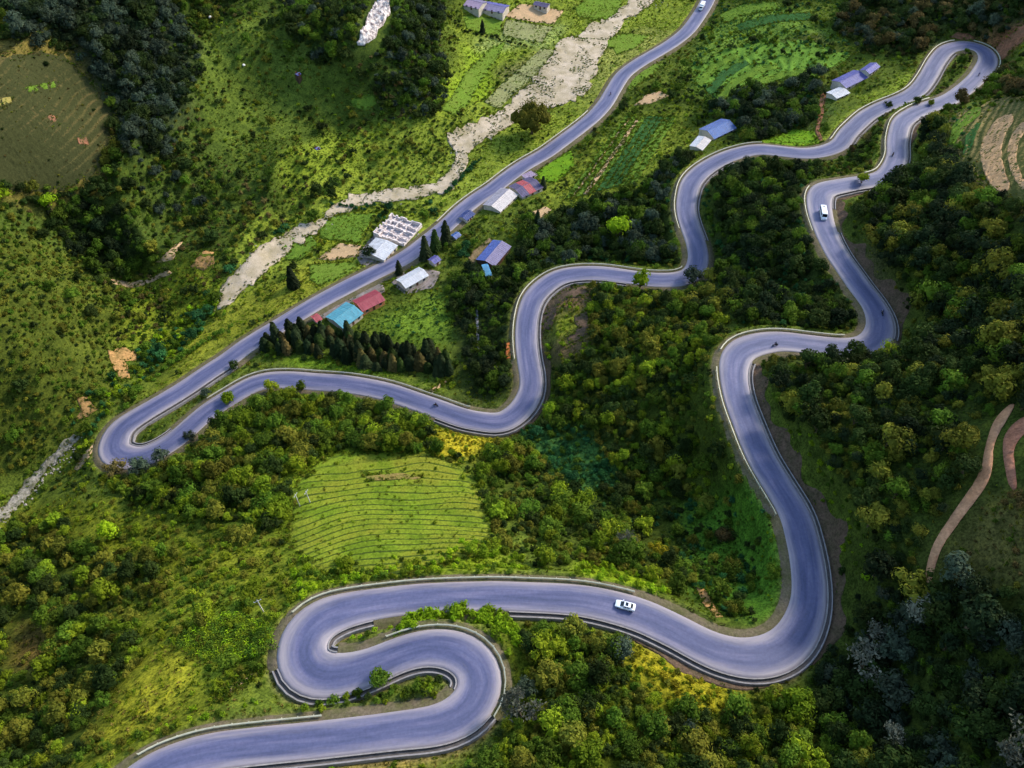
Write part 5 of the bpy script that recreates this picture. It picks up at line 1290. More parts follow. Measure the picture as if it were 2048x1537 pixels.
def lattice_pts(cell, seed):
    r = np.random.default_rng(seed)
    xs = np.arange(X0 + 2, X1 - 2, cell); ys = np.arange(Y0 + 2, Y1 - 2, cell)
    X, Y = np.meshgrid(xs, ys)
    X = X.ravel() + r.uniform(-.5, .5, X.size) * cell; Y = Y.ravel() + r.uniform(-.5, .5, Y.size) * cell
    Zz = sample(GZ, X, Y)
    px, py, dp = project(X, Y, Zz)
    k = (px > -110) & (px < 2160) & (py > -90) & (py < 1700) & (X > X0 + 3) & (X < X1 - 3) & (Y > Y0 + 3) & (Y < Y1 - 3)
    X, Y, Zz, px, py, dp = [a[k] for a in (X, Y, Zz, px, py, dp)]
    i = ((X - X0) / ST).round().astype(int); j = ((Y - Y0) / ST).round().astype(int)
    k = ~(BLOCKT if seed == 13 else BLOCK)[j, i]
    return [a[k] for a in (X, Y, Zz, px, py, dp)] + [r]
ZP = {k: np.array([z_[k][0] if isinstance(z_[k], tuple) else z_[k] for z_ in Z]) for k in ('tree', 'bush', 'tuft', 'bare')}
def covers_road(X, Y, Zt):
    """does a point at height Zt stand before the carriageway as seen from the overlook?"""
    d = np.stack([X, Y, Zt - CAM_H], 1); d /= np.linalg.norm(d, axis=1)[:, None]
    hid = np.zeros(len(X), bool); done = np.zeros(len(X), bool)
    for t in np.arange(0, 16, .8):
        x, y, z_ = X + d[:, 0] * t, Y + d[:, 1] * t, Zt + d[:, 2] * t
        h_ = sample(GZ, x, y)
        near = (z_ < h_ + 1.4) & ~done
        hid |= near & (road_dist(x, y) < road_half(x, y) + .3)
        gi_ = np.clip(((x - X0) / ST).round().astype(int), 0, nx - 1); gj_ = np.clip(((y - Y0) / ST).round().astype(int), 0, ny - 1)
        hid |= near & BLOCK[gj_, gi_]
        done |= z_ < h_ - .3
    return hid
trees = []; shrubs = []; tufts = []
X, Y, Zz, px, py, dp, r = lattice_pts(2.5, 11)
zi = zone_of(px, py)
clump = np.clip(1 + .9 * fbm(X / 14, Y / 14, 81, 2), .35, 1.6)
gl = sample(GULLY, X, Y)
keep = r.random(len(X)) < ZP['tree'][zi] * clump * np.where(zi == 1, .5 + 5 * gl, 1)
X, Y, Zz, zi, dp, px, py = [a[keep] for a in (X, Y, Zz, zi, dp, px, py)]
lo = np.array([z_['tree'][1] for z_ in Z])[zi]; hi = np.array([z_['tree'][2] for z_ in Z])[zi]
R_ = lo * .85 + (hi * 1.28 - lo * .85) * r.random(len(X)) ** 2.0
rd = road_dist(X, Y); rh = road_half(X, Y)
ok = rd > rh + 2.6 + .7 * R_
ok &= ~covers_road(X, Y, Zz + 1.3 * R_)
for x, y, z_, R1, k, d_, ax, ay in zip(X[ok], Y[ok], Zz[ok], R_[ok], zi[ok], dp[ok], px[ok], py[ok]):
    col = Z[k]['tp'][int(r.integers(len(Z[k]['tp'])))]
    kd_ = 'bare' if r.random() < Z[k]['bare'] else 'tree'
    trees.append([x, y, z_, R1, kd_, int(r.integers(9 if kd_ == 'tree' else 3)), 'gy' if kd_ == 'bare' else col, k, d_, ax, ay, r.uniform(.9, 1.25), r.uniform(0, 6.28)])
X, Y, Zz, px, py, dp, r = lattice_pts(1.75, 12)
zi = zone_of(px, py)
clump = np.clip(1 + .9 * fbm(X / 8, Y / 8, 91, 2), .2, 1.8)
gl = sample(GULLY, X, Y)
keep = r.random(len(X)) < ZP['bush'][zi] * clump * np.where(zi == 1, .7 + 1.5 * gl, 1)
X, Y, Zz, zi, dp, px, py = [a[keep] for a in (X, Y, Zz, zi, dp, px, py)]
lo = np.array([z_['bush'][1] for z_ in Z])[zi]; hi = np.array([z_['bush'][2] for z_ in Z])[zi]
R_ = lo + (hi - lo) * r.random(len(X)) ** 1.6
hug = np.array([z_['hug'] for z_ in Z])[zi]
ok = road_dist(X, Y) > road_half(X, Y) + np.where(hug, 1.7 + .45 * R_, 2.0 + .6 * R_)
ok &= ~covers_road(X, Y, Zz + np.where(hug, .1, .9) * R_)
for x, y, z_, R1, k, d_, ax, ay in zip(X[ok], Y[ok], Zz[ok], R_[ok], zi[ok], dp[ok], px[ok], py[ok]):
    col = Z[k]['bp'][int(r.integers(len(Z[k]['bp'])))]
    shrubs.append([x, y, z_, R1, 'bush', int(r.integers(5)), col, k, d_, ax, ay, r.uniform(.8, 1.25), r.uniform(0, 6.28)])
X, Y, Zz, px, py, dp, r = lattice_pts(1.05, 13)
zi = zone_of(px, py)
sl = np.hypot(*[np.abs(sample(GZ, X + a * .7, Y + b * .7) - sample(GZ, X - a * .7, Y - b * .7)) / 1.4 for a, b in ((1, 0), (0, 1))])
inT = np.zeros(len(X), bool)
terrh = np.zeros(len(X))
for tp_, _h in TERR:
    q_ = inpoly(px, py, tp_); inT |= q_; terrh[q_] = _h
Zz = np.where(inT, bench_z(X, Y, Zz + .1, np.maximum(terrh, .5)), Zz)
dens = np.clip(.62 + .95 * fbm(X / 7, Y / 7, 61, 3), .06, 1.1)
dens = np.where(inT, .2, dens)
keep = (r.random(len(X)) < ZP['tuft'][zi] * dens) & (road_dist(X, Y) > road_half(X, Y) + 1.5)
for x, y, z_, k, ri_ in zip(X[keep], Y[keep], Zz[keep], zi[keep], inT[keep]):
    f = Z[k]['tfp']; s__ = r.uniform(.35, .95)
    if ri_: s__ *= .8
    tufts.append((x, y, z_, s__, s__, s__ * r.uniform(.5, 1.0), 0, 0, r.uniform(0, 6.28), proto_idx[('tuft', int(r.integers(4)), f[int(r.integers(len(f)))])]))
X_, Y_ = GX[BLOCKT], GY[BLOCKT]
isl = (fbm(X_ / 5, Y_ / 9, 133, 3) > np.where(Y_ > 215, .08, -.22)) & (r.random(len(X_)) < .6) & inpoly(*project(X_, Y_, sample(GZ, X_, Y_))[:2], [(420, 640), (1200, 20), (1360, -60), (1260, 140), (900, 420), (470, 640)]) & ~inpoly(*project(X_, Y_, sample(GZ, X_, Y_))[:2], [(600, 530), (720, 480), (740, 410), (850, 410), (860, 500), (700, 600)])
for x, y in list(zip(X_[isl], Y_[isl])) + [(ex + r.normal(0, .8), ey + r.normal(0, .8)) for ex, ey in EDGES for _ in range(5)]:
    s__ = r.uniform(.4, 1.0)
    if float(road_dist(x, y)) < float(road_half(x, y)) + 1.2: continue
    tufts.append((x + r.uniform(-.5, .5), y + r.uniform(-.5, .5), float(sample(GZ, x, y)) + .28, s__, s__, s__ * r.uniform(.4, .9), 0, 0, r.uniform(0, 6.28), proto_idx[('tuft', int(r.integers(4)), ['yg', 'gr', 'ol', 'gr'][int(r.integers(4))])]))
print('trees', len(trees), 'shrubs', len(shrubs), 'tufts', len(tufts))
CW = {'dk': 'dark green', 'dd': 'blackish green', 'bl': 'dusky grey green', 'ol': 'olive', 'gr': 'mid green', 'lm': 'lime green', 'yl': 'yellow', 'br': 'brownish', 'gy': 'bare grey', 'te': 'blue green', 'yg': 'yellow green', 'pn': 'dark', 'st': 'straw', 'pk': 'pinkish'}
def add_tree(x, y, z_, R1, kd_, sh, col, label, group, tall=1.0, rot=0.0, trunk=None, name='tree', cat='tree'):
    root = empty(name, (x, y, z_ - .1), rot); root.scale = (R1, R1, R1 * tall)
    tag(root, label, cat, group)
    t_ = bpy.data.objects.new('trunk', trunk or (CTRUNK if kd_ == 'con' else TRUNK)); C.objects.link(t_); t_.parent = root
    c_ = bpy.data.objects.new('crown', SHAPE[kd_][sh]); C.objects.link(c_); c_.parent = root; c_.color = (*s2l(PAL[col]), 1)
    return root
def split_top(recs, nmax):
    sc_ = [(-(q_[3] / q_[8]) if (-10 < q_[9] < 2058 and -5 < q_[10] < 1545) else 0) for q_ in recs]
    o_ = np.argsort(sc_)
    return [recs[i] for i in o_[:nmax]], [recs[i] for i in o_[nmax:]]
big, rest = split_top(trees, 290)
for q_ in big:
    add_tree(*q_[:7], '%s broadleaf tree %s' % (CW[q_[6]], Z[q_[7]]['desc']), 'trees ' + Z[q_[7]]['desc'], q_[11], q_[12], name='broadleaf_tree')
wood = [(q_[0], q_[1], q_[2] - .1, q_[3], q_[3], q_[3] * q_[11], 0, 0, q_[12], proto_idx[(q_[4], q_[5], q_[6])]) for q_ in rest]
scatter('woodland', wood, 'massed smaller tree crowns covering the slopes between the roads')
bigs, rests = split_top(shrubs, 290)
for q_ in bigs:
    o = bpy.data.objects.new('shrub', SHAPE['bush'][q_[5]]); C.objects.link(o); o.location = (q_[0], q_[1], q_[2] - .1); o.scale = (q_[3], q_[3], q_[3] * q_[11]); o.rotation_euler = (0, 0, q_[12]); o.color = (*s2l(PAL[q_[6]]), 1)
    tag(o, '%s rounded shrub %s' % (CW[q_[6]], Z[q_[7]]['desc']), 'shrub', 'shrubs ' + Z[q_[7]]['desc'])
scatter('undergrowth', [(q_[0], q_[1], q_[2] - .1, q_[3], q_[3], q_[3] * q_[11], 0, 0, q_[12], proto_idx[(q_[4], q_[5], q_[6])]) for q_ in rests], 'low scrub and bushes spread over the hillsides')
scatter('grass', tufts, 'tufts of grass and weeds covering the open ground')

# conifer row below the teal house, each tree its own
def poly_pts(poly, cell, seed):
    r_ = np.random.default_rng(seed); xs = [p[0] for p in poly]; ys = [p[1] for p in poly]
    out = []
    for x in np.arange(min(xs), max(xs), cell):
        for y in np.arange(min(ys), max(ys), cell * .75):
            p = (x + r_.uniform(-.4, .4) * cell, y + r_.uniform(-.4, .4) * cell * .75)
            if inpoly(np.array([p[0]]), np.array([p[1]]), poly)[0]: out.append(p)
    return out
for k, p in enumerate(poly_pts([(515, 688), (560, 672), (620, 664), (700, 668), (790, 694), (860, 706), (915, 738), (905, 762), (840, 745), (760, 742), (640, 716), (540, 706)], 17, 5)):
    w_ = hit(p[0] + random.uniform(-6, 6), p[1] + random.uniform(-4, 4))
    add_tree(w_[0], w_[1], w_[2], random.uniform(1.6, 2.7), 'con', k % 3, ['pn', 'dd', 'pn', 'dk', 'br'][k % 5], 'dark bushy conifer in the dense row below the teal roofed house', 'conifers in the dense row below the teal roof', random.uniform(.6, 1.1), random.uniform(0, 6), name='conifer', cat='conifer')
for k, (p, R1, kd_, sh, col, lb) in enumerate([
    ((1232, 486), 5.0, 'tree', 1, 'lm', 'bright lime tree standing alone in the dark wood above the middle bend'),
    ((1180, 470), 4.0, 'tree', 0, 'bl', 'tall dusky grey tree left of the bright lime tree'),
    ((1262, 470), 3.2, 'tree', 4, 'bl', 'tall dusky grey tree just behind the bright lime tree'),
    ((1064, 268), 8.6, 'big', 0, 'ol', 'huge round olive tree between stream bed and valley road'),
    ((1278, 582), 3.5, 'tree', 3, 'lm', 'slim lime tree growing over the middle road'),
    ((1384, 570), 3.5, 'tree', 0, 'bl', 'grey leafy tree at the corner of the middle road'),
    ((1420, 562), 2.6, 'tree', 5, 'ol', 'olive tree beside the grey corner tree on the middle road'),
    ((1310, 1108), 2.0, 'tree', 2, 'yl', 'small golden yellow tree in the gully above the lime reeds'),
    ((1246, 1095), 1.8, 'bare', 0, 'gy', 'small bare grey tree near the golden yellow tree'),
    ((1440, 1085), 2.2, 'tree', 1, 'br', 'pale brownish tree above the gully near the blue road'),
    ((105, 425), 3.4, 'tree', 1, 'lm', 'bright lime tree at the foot of the brown hillside'),
    ((5, 400), 3.4, 'tree', 2, 'lm', 'bright lime tree cut by the picture edge under the brown hillside'),
    ((225, 1075), 2.8, 'tree', 3, 'lm', 'bright lime tree on the lower slope above the ridge'),
    ((222, 1195), 2.9, 'tree', 1, 'yg', 'round yellow green tree on the lower slope'),
    ((265, 1272), 2.6, 'tree', 2, 'yg', 'round yellow green tree with dark foot lower on the slope'),
    ((460, 806), 2.2, 'tree', 4, 'lm', 'lime tree beside the road above the low hairpin'),
    ((414, 792), 1.7, 'tree', 5, 'bl', 'dusky small tree on the verge of the valley road'),
    ((470, 738), 1.8, 'tree', 0, 'dk', 'dark small tree leaning over the valley road'),
    ((545, 785), 2.3, 'tree', 1, 'yg', 'yellow green tree leaning over the road above the low hairpin'),
    ((605, 785), 2.0, 'tree', 3, 'gr', 'slender green tree in front of the road under the conifers'),
    ((330, 925), 2.8, 'tree', 0, 'bl', 'dusky tree hiding the inner bend of the low hairpin'),
    ((285, 945), 3.0, 'tree', 4, 'bl', 'dusky tree in front of the low hairpin'),
    ((235, 948), 3.0, 'tree', 2, 'br', 'brownish tree at the outer tip of the low hairpin'),
    ((382, 880), 1.9, 'tree', 5, 'bl', 'small dusky tree covering the road above the low hairpin'),
    ((1720, 372), 2.2, 'tree', 1, 'yg', 'yellow green tree covering the road above the minibus'),
    ((1775, 215), 1.6, 'tree', 2, 'dk', 'dark small tree on the neck between the upper roads'),
    ((1830, 210), 1.7, 'tree', 4, 'dk', 'dark rounded tree at the pinch of the upper roads'),
    ((1858, 215), 1.4, 'tree', 3, 'yg', 'small yellow green tree at the pinch of the upper roads'),
    ((1930, 110), 1.3, 'tree', 1, 'gr', 'small green tree at the tip of the top hairpin island'),
    ((762, 1372), 2.2, 'tree', 1, 'gr', 'dark centred shrubby tree on the near hairpin island'),
    ((850, 1375), 1.6, 'tree', 2, 'yg', 'yellow green shrubby tree at the round end of the hairpin island'),
    ((1040, 1430), 2.4, 'bare', 1, 'gy', 'bare grey twiggy tree beside the near loop'),
    ((1050, 1385), 2.0, 'tree', 0, 'bl', 'dusky blue green tree beside the near loop'),
    ((1240, 1310), 2.4, 'tree', 4, 'bl', 'dusky grey tree among bushes under the white car'),
    ((1380, 1480), 2.2, 'tree', 0, 'bl', 'dusky tree at the foot of the near bushy spur'),
    ((1830, 1240), 2.4, 'bare', 2, 'gy', 'white twiggy tree in the deep shaded corner wood'),
    ((1735, 1280), 2.2, 'bare', 0, 'gy', 'pale flowering twiggy tree left of the white twiggy one'),
    ((2005, 1510), 2.6, 'bare', 1, 'gy', 'pale grey twiggy tree at the bottom corner of the wood'),
    ((1770, 1490), 2.0, 'bare', 2, 'gy', 'thin grey twiggy tree low in the shaded wood'),
    ((1590, 1420), 3.0, 'tree', 4, 'yg', 'bright rounded bush tree at the end of the near spur'),
    ((740, 515), 2.6, 'tree', 5, 'dd', 'dark round tree in front of the white roofed house'),
    ((588, 575), 1.5, 'con', 0, 'pn', 'lone dark conifer in the meadow between stream and road'),
    ((799, 549), 1.0, 'con', 1, 'pn', 'thin dark conifer on the road edge by the white shed'),
    ((852, 518), 1.6, 'con', 2, 'pn', 'dark conifer beside the rubble yard'),
    ((872, 502), 1.5, 'con', 0, 'dk', 'dark conifer behind the violet roofed hut'),
    ((893, 487), 1.6, 'con', 1, 'pn', 'dark conifer at the guard rail end by the village'),
    ((1086, 378), 0.9, 'con', 0, 'pn', 'small conifer at the end of the red banded house'),
    ((965, 66), 1.0, 'con', 1, 'pn', 'single small conifer on the hedge of the top meadow'),
    ((1075, 452), 1.1, 'con', 2, 'dd', 'small dark conifer below the bare slope of the village'),
    ((1905, 905), 3.2, 'tree', 1, 'ol', 'broad olive tree beside the dirt track'),
    ((1790, 905), 3.4, 'tree', 0, 'ol', 'tall olive crowned tree in the mixed wood'),
    ((1750, 960), 2.6, 'tree', 4, 'ol', 'grey olive domed tree below the tall olive crown'),
    ((1780, 720), 2.8, 'tree', 2, 'yg', 'yellow green tree at the corner below the minibus road'),
    ((1970, 700), 3.2, 'tree', 3, 'ol', 'olive tree on the ridge of the tall dark wood'),
    ((1815, 1185), 3.2, 'tree', 2, 'ol', 'broad yellow olive tree at the end of the dirt track'),
]):
    w_ = hit(*p)
    add_tree(w_[0], w_[1], w_[2], R1 * {'tree': 1.22, 'con': 1.7, 'bare': 1.5, 'big': 1.1}[kd_], kd_, sh, col, lb, None, 1.1, k * 1.3, name={'tree': 'broadleaf_tree', 'big': 'broadleaf_tree', 'con': 'conifer', 'bare': 'bare_tree'}[kd_], cat='conifer' if kd_ == 'con' else 'tree')

# hedges: one thing each
def hedge(path, label, R1=1.1, col='dk', gap=1.3):
    w_ = np.array([hit(*p) for p in path]); L_, _s = resample(np.c_[w_[:, :2], w_[:, 2]], gap)
    vs = []; fs = []
    for i, p in enumerate(L_):
        if random.random() < .18: continue
        m_ = SHAPE['bush'][i % 5]; b = len(vs); a = random.uniform(0, 6.28); R2 = R1 * random.uniform(.5, 1.3); z_ = float(sample(GZ, p[0], p[1])) - .1
        x0, y0 = p[0] + random.uniform(-.7, .7) * R1, p[1] + random.uniform(-.7, .7) * R1
        for v in m_.vertices:
            vs.append((x0 + R2 * (v.co.x * math.cos(a) - v.co.y * math.sin(a)), y0 + R2 * (v.co.x * math.sin(a) + v.co.y * math.cos(a)), z_ + R2 * v.co.z))
        fs += [tuple(b + k for k in f.vertices) for f in m_.polygons]
    o = mesh_obj('hedge', vs, fs, LEAF); o.color = (*s2l(PAL[col]), 1)
    tag(o, label, 'hedge', 'field hedges in the valley')
hedge([(890, 28), (912, 48), (935, 66), (985, 76), (1040, 92), (1060, 98)], 'dark hedge between the top meadow and the long green strip', 1.2)
hedge([(860, 262), (885, 290), (908, 308)], 'dark short hedge across the meadow under the knoll', .7)
hedge([(820, 290), (845, 312), (862, 330)], 'second dark hedge across the meadow under the knoll', .7)
hedge([(800, 288), (824, 310)], 'shortest dark hedge on the meadow under the knoll', .6)
hedge([(1005, 135), (1040, 148), (1090, 170)], 'dark hedge between the stubble plots', .6)
hedge([(975, 165), (1010, 180), (1035, 190)], 'low dark hedge at the lower end of the stubble plots', .6)
hedge([(570, 636), (600, 622), (640, 596), (700, 566)], 'grassy hedge on the far kerb of the village road', .5, 'ol', 1.6)
hedge([(250, 815), (330, 740), (400, 690), (470, 655)], 'dense green hedge between stream and valley road', 1.5, 'gr')
hedge([(660, 408), (720, 420), (780, 404)], 'green bushy hedge along the stream above the ruin', 1.2, 'te')
hedge([(960, 320), (930, 350), (885, 395)], 'blue green hedge along the stream below the valley road', 1.2, 'te')

hedge([(800, 1268), (850, 1246), (900, 1236), (960, 1234), (1015, 1252), (1040, 1280)], 'bright lime reed hedge between the two loops of the near hairpin', 1.9, 'lm', 0.9)
hedge([(880, 1232), (940, 1224), (1000, 1236), (1030, 1262)], 'second bright lime reed hedge behind the first at the near hairpin', 1.7, 'lm', 0.9)
for k, (x, y, R1, col, lb) in enumerate([(612, 1420, 1.3, 'yg', 'leftmost'), (640, 1412, 1.2, 'gr', 'second'), (668, 1404, 1.4, 'gr', 'third'), (694, 1398, 1.2, 'yg', 'fourth'), (716, 1390, 1.5, 'gr', 'fifth'), (738, 1398, 1.2, 'dk', 'sixth'), (790, 1382, 1.4, 'gr', 'seventh'), (812, 1390, 1.2, 'yg', 'eighth'), (834, 1378, 1.5, 'gr', 'ninth'), (868, 1392, 1.1, 'yg', 'tenth')]):
    w_ = hit(x, y); o = bpy.data.objects.new('shrub', SHAPE['bush'][k % 5]); C.objects.link(o); o.location = (w_[0], w_[1], w_[2] - .1); o.scale = (R1, R1, R1 * 1.1); o.color = (*s2l(PAL[col]), 1)
    tag(o, '%s shrub of the row along the near hairpin island, %s' % (CW[col], lb if k == 0 else lb + ' from its open end'), 'shrub', 'shrubs on the near hairpin island')
# maize plot in rows
corn = []
pl = [(338, 1282), (400, 1250), (470, 1225), (545, 1250), (555, 1300), (520, 1322), (440, 1330), (380, 1312)]
wp = np.array([hit(*p) for p in pl]); 
r = np.random.default_rng(3)
for y in np.arange(wp[:, 1].min(), wp[:, 1].max(), 1.25):
    for x in np.arange(wp[:, 0].min(), wp[:, 0].max(), .62):
        if inpoly(np.array([x]), np.array([y]), [tuple(p[:2]) for p in wp])[0]:
            s__ = r.uniform(.9, 1.3)
            corn.append((x + r.uniform(-.12, .12), y + r.uniform(-.12, .12), float(sample(GZ, x, y)), s__, s__, s__ * .9, 0, 0, r.uniform(0, 6.28), proto_idx[('corn', int(r.integers(2)), ['gr', 'yg', 'gr', 'lm'][int(r.integers(4))])]))
scatter('maize', corn, 'rows of green maize left of the near hairpin')
# boulders in the stream beds
st = []
for (i0, n_, spread, smax) in [(0, 240, 2.6, 1.0), (1, 900, 6, .8)]:
    pa = RVW[:5] if i0 == 0 else RVW[9:]
    L_, _s = resample(pa[:, :2].copy(), 1.0)
    for k in range(n_):
        p = L_[int(r.integers(len(L_)))] + r.normal(0, spread * .5, 2); s__ = r.uniform(.2, 1) ** 2 * smax + .15
        st.append((p[0], p[1], float(sample(GZ, p[0], p[1])) + .12, s__, s__, s__, 0, 0, r.uniform(0, 6.28), proto_idx[('stone', int(r.integers(3)), 'st')]))
scatter('boulders', st, 'loose grey stones lying in the stream bed', simple('boulder', (176, 170, 164)))

# ------------------------------------------------------------------ vehicles, riders, poles
CARW = simple('car_paint_white', (232, 234, 240), 0.25, 0.04, 0.6, 0.5)
TYRE = simple('tyre_rubber', (26, 26, 28), 0.9, 0.2, 3.0, 0.1)
RIMM = simple('wheel_rim', (150, 152, 156), 0.35, 0.1, 2.0, 0.5)
CGL = simple('car_glass', (22, 28, 36), 0.08, 0.1, 1.0, 0.6)
LAMPW = simple('headlight_lens', (220, 224, 226), 0.1, 0.05, 1.0, 0.6)
LAMPR = simple('tail_light_lens', (150, 18, 20), 0.2, 0.1, 1.0, 0.6)
BLACKP = simple('black_plastic', (32, 32, 36), 0.6, 0.2, 2.0)
def on_road(px, py):
    """carriageway point under a photo pixel, and the road direction there"""
    z_ = float(hit(px, py)[2]) + 1.0
    for _ in range(4):
        p = at_z(px, py, z_); i = int(np.argmin(np.hypot(RS[:, 0] - p[0], RS[:, 1] - p[1]))); z_ = RS[i][2] + .05
    return at_z(px, py, z_), RT[i]
def wheel(x, y, r_, w_, root, name='wheel'):
    b = MB()
    n_ = 18
    ring = [(r_ * .62, -w_ / 2), (r_ * .95, -w_ / 2), (r_, -w_ * .3), (r_, w_ * .3), (r_ * .95, w_ / 2), (r_ * .62, w_ / 2)]
    for k in range(n_):
        a0_, a1_ = 2 * math.pi * k / n_, 2 * math.pi * (k + 1) / n_
        for j in range(len(ring)):
            (ra, ya), (rb, yb) = ring[j], ring[(j + 1) % len(ring)]
            b.poly([(x + math.cos(a0_) * ra, y + ya, r_ + math.sin(a0_) * ra), (x + math.cos(a1_) * ra, y + ya, r_ + math.sin(a1_) * ra), (x + math.cos(a1_) * rb, y + yb, r_ + math.sin(a1_) * rb), (x + math.cos(a0_) * rb, y + yb, r_ + math.sin(a0_) * rb)])
    o = b.build(name, TYRE, root)
    h_ = MB(); h_.tube([(x, y - w_ * .42, r_), (x, y + w_ * .42, r_)], r_ * .6, 14); h_.build('rim', RIMM, o)
def loft(b, secs):
    """secs: rings of equal length -> skin with end caps"""
    base = len(b.v); m_ = len(secs[0])
    for s_ in secs: b.v += [tuple(p) for p in s_]
    for i in range(len(secs) - 1):
        for k in range(m_):
            b.f.append((base + i * m_ + k, base + i * m_ + (k + 1) % m_, base + (i + 1) * m_ + (k + 1) % m_, base + (i + 1) * m_ + k)); b.m.append(0)
    b.f.append(tuple(base + k for k in range(m_))[::-1]); b.m.append(0)
    b.f.append(tuple(base + (len(secs) - 1) * m_ + k for k in range(m_))); b.m.append(0)
def ringx(x, hw, z0_, z1_, top=.86, belt=.55):
    zb = z0_ + (z1_ - z0_) * belt
    return [(x, -hw * .94, z0_), (x, -hw, zb), (x, -hw * .97, z1_ - .06), (x, -hw * top, z1_), (x, hw * top, z1_), (x, hw * .97, z1_ - .06), (x, hw, zb), (x, hw * .94, z0_)]
def car(px, py, label, flip):
    p, t_ = on_road(px, py); yaw = math.atan2(t_[1], t_[0]) + (math.pi if flip else 0)
    root = empty('car', tuple(p), yaw); tag(root, label, 'car')
    b = MB()
    loft(b, [ringx(-2.22, .72, .38, .86), ringx(-2.12, .84, .28, .98), ringx(-1.5, .9, .22, 1.02), ringx(-.8, .91, .2, 1.0), ringx(.6, .91, .2, .98), ringx(1.3, .9, .22, .94), ringx(1.9, .85, .26, .84), ringx(2.18, .72, .34, .7)])
    b.build('body', CARW, root, .03, True)
    b = MB()
    loft(b, [[(-1.75, -.66, .99), (-1.75, .66, .99), (-1.7, .62, 1.02), (-1.7, -.62, 1.02)], [(-1.15, -.76, .99), (-1.15, .76, .99), (-1.1, .6, 1.45), (-1.1, -.6, 1.45)],
             [(-.2, -.78, .99), (-.2, .78, .99), (-.25, .62, 1.5), (-.25, -.62, 1.5)], [(.45, -.77, .97), (.45, .77, .97), (.25, .6, 1.44), (.25, -.6, 1.44)], [(1.15, -.68, .94), (1.15, .68, .94), (1.1, .62, .97), (1.1, -.62, .97)]])
    b.build('cabin', CARW, root, .03)
    def pane(name, pts):
        g = MB(); c_ = np.mean(pts, axis=0); n_ = np.cross(np.array(pts[1]) - pts[0], np.array(pts[2]) - pts[0]); n_ = n_ / np.linalg.norm(n_)
        if np.dot(n_, c_ - np.array([-.3, 0, .9])) < 0: n_ = -n_
        g.hexa([tuple(np.array(q_) - n_ * .02) for q_ in pts] + [tuple(np.array(q_) + n_ * .012) for q_ in pts]); g.build(name, CGL, root)
    pane('windshield', [(1.08, -.58, 1.01), (1.08, .58, 1.01), (.36, .56, 1.42), (.36, -.56, 1.42)])
    pane('rear_window', [(-1.66, -.54, 1.06), (-1.66, .54, 1.06), (-1.18, .53, 1.42), (-1.18, -.53, 1.42)])
    pane('sunroof', [(-.62, -.42, 1.49), (-.62, .42, 1.49), (.0, .42, 1.49), (.0, -.42, 1.49)])
    for sy in (-1, 1):
        pane('side_window', [(-1.02, sy * .735, 1.08), (-.3, sy * .755, 1.08), (-.34, sy * .655, 1.40), (-.98, sy * .63, 1.38)])
        pane('side_window', [(-.22, sy * .755, 1.08), (.5, sy * .73, 1.06), (.2, sy * .625, 1.38), (-.26, sy * .655, 1.40)])
        for nm, mt, x0_, x1_, zz in (('headlight', LAMPW, 1.98, 2.17, .62), ('tail_light', LAMPR, -2.2, -2.06, .74)):
            l_ = MB(); l_.box(x0_, x1_, sy * .62 - .15, sy * .62 + .15, zz, zz + .12); l_.build(nm, mt, root, .02)
        m_ = MB(); m_.box(.52, .68, sy * .98 - .1, sy * .98 + .1, .96, 1.08); m_.build('wing_mirror', CARW, root, .02)
        for x_ in (-1.35, 1.38): wheel(x_, sy * .8, .32, .22, root)
    return root
car(1250, 1214, 'white car with dark sunroof driving on the foreground road', True)
def minibus(px, py, label, flip):
    p, t_ = on_road(px, py); yaw = math.atan2(t_[1], t_[0]) + (math.pi if flip else 0)
    root = empty('minibus', tuple(p), yaw); tag(root, label, 'minibus')
    b = MB()
    loft(b, [ringx(-3.1, .92, .45, 2.4, .9, .4), ringx(-3.0, 1.0, .35, 2.55, .88, .4), ringx(1.5, 1.02, .32, 2.6, .88, .4), ringx(2.1, 1.0, .32, 2.5, .84, .4), ringx(2.7, .98, .34, 1.5, .9, .5), ringx(3.15, .86, .42, 1.15, .86, .5)])
    b.build('body', CARW, root, .04)
    g = MB(); g.hexa([(2.66, -.84, 1.53), (2.66, .84, 1.53), (2.14, .8, 2.42), (2.14, -.8, 2.42), (2.72, -.84, 1.56), (2.72, .84, 1.56), (2.2, .8, 2.45), (2.2, -.8, 2.45)]); g.build('windshield', CGL, root)
    for sy in (-1, 1):
        for k in range(5):
            x_ = -2.7 + k * .95
            g = MB(); g.hexa([(x_, sy * 1.0, 1.55), (x_ + .82, sy * 1.0, 1.55), (x_ + .82, sy * .97, 2.25), (x_, sy * .97, 2.25), (x_, sy * 1.035, 1.55), (x_ + .82, sy * 1.035, 1.55), (x_ + .82, sy * 1.02, 2.25), (x_, sy * 1.02, 2.25)]); g.build('side_window', CGL, root)
        for x_ in (-2.0, 1.95): wheel(x_, sy * .9, .38, .26, root)
        l_ = MB(); l_.box(2.98, 3.16, sy * .66 - .16, sy * .66 + .16, .72, .9); l_.build('headlight', LAMPW, root, .02)
        l_ = MB(); l_.box(-3.14, -3.04, sy * .8 - .09, sy * .8 + .09, .8, 1.3); l_.build('tail_light', LAMPR, root)
    v_ = MB(); v_.box(-2.2, -1.6, -.28, .28, 2.56, 2.7); v_.build('roof_vent', simple('vent_grey', (150, 152, 156), .6), root, .03)
minibus(1645, 432, 'white minibus coming down the upper road bend', True)
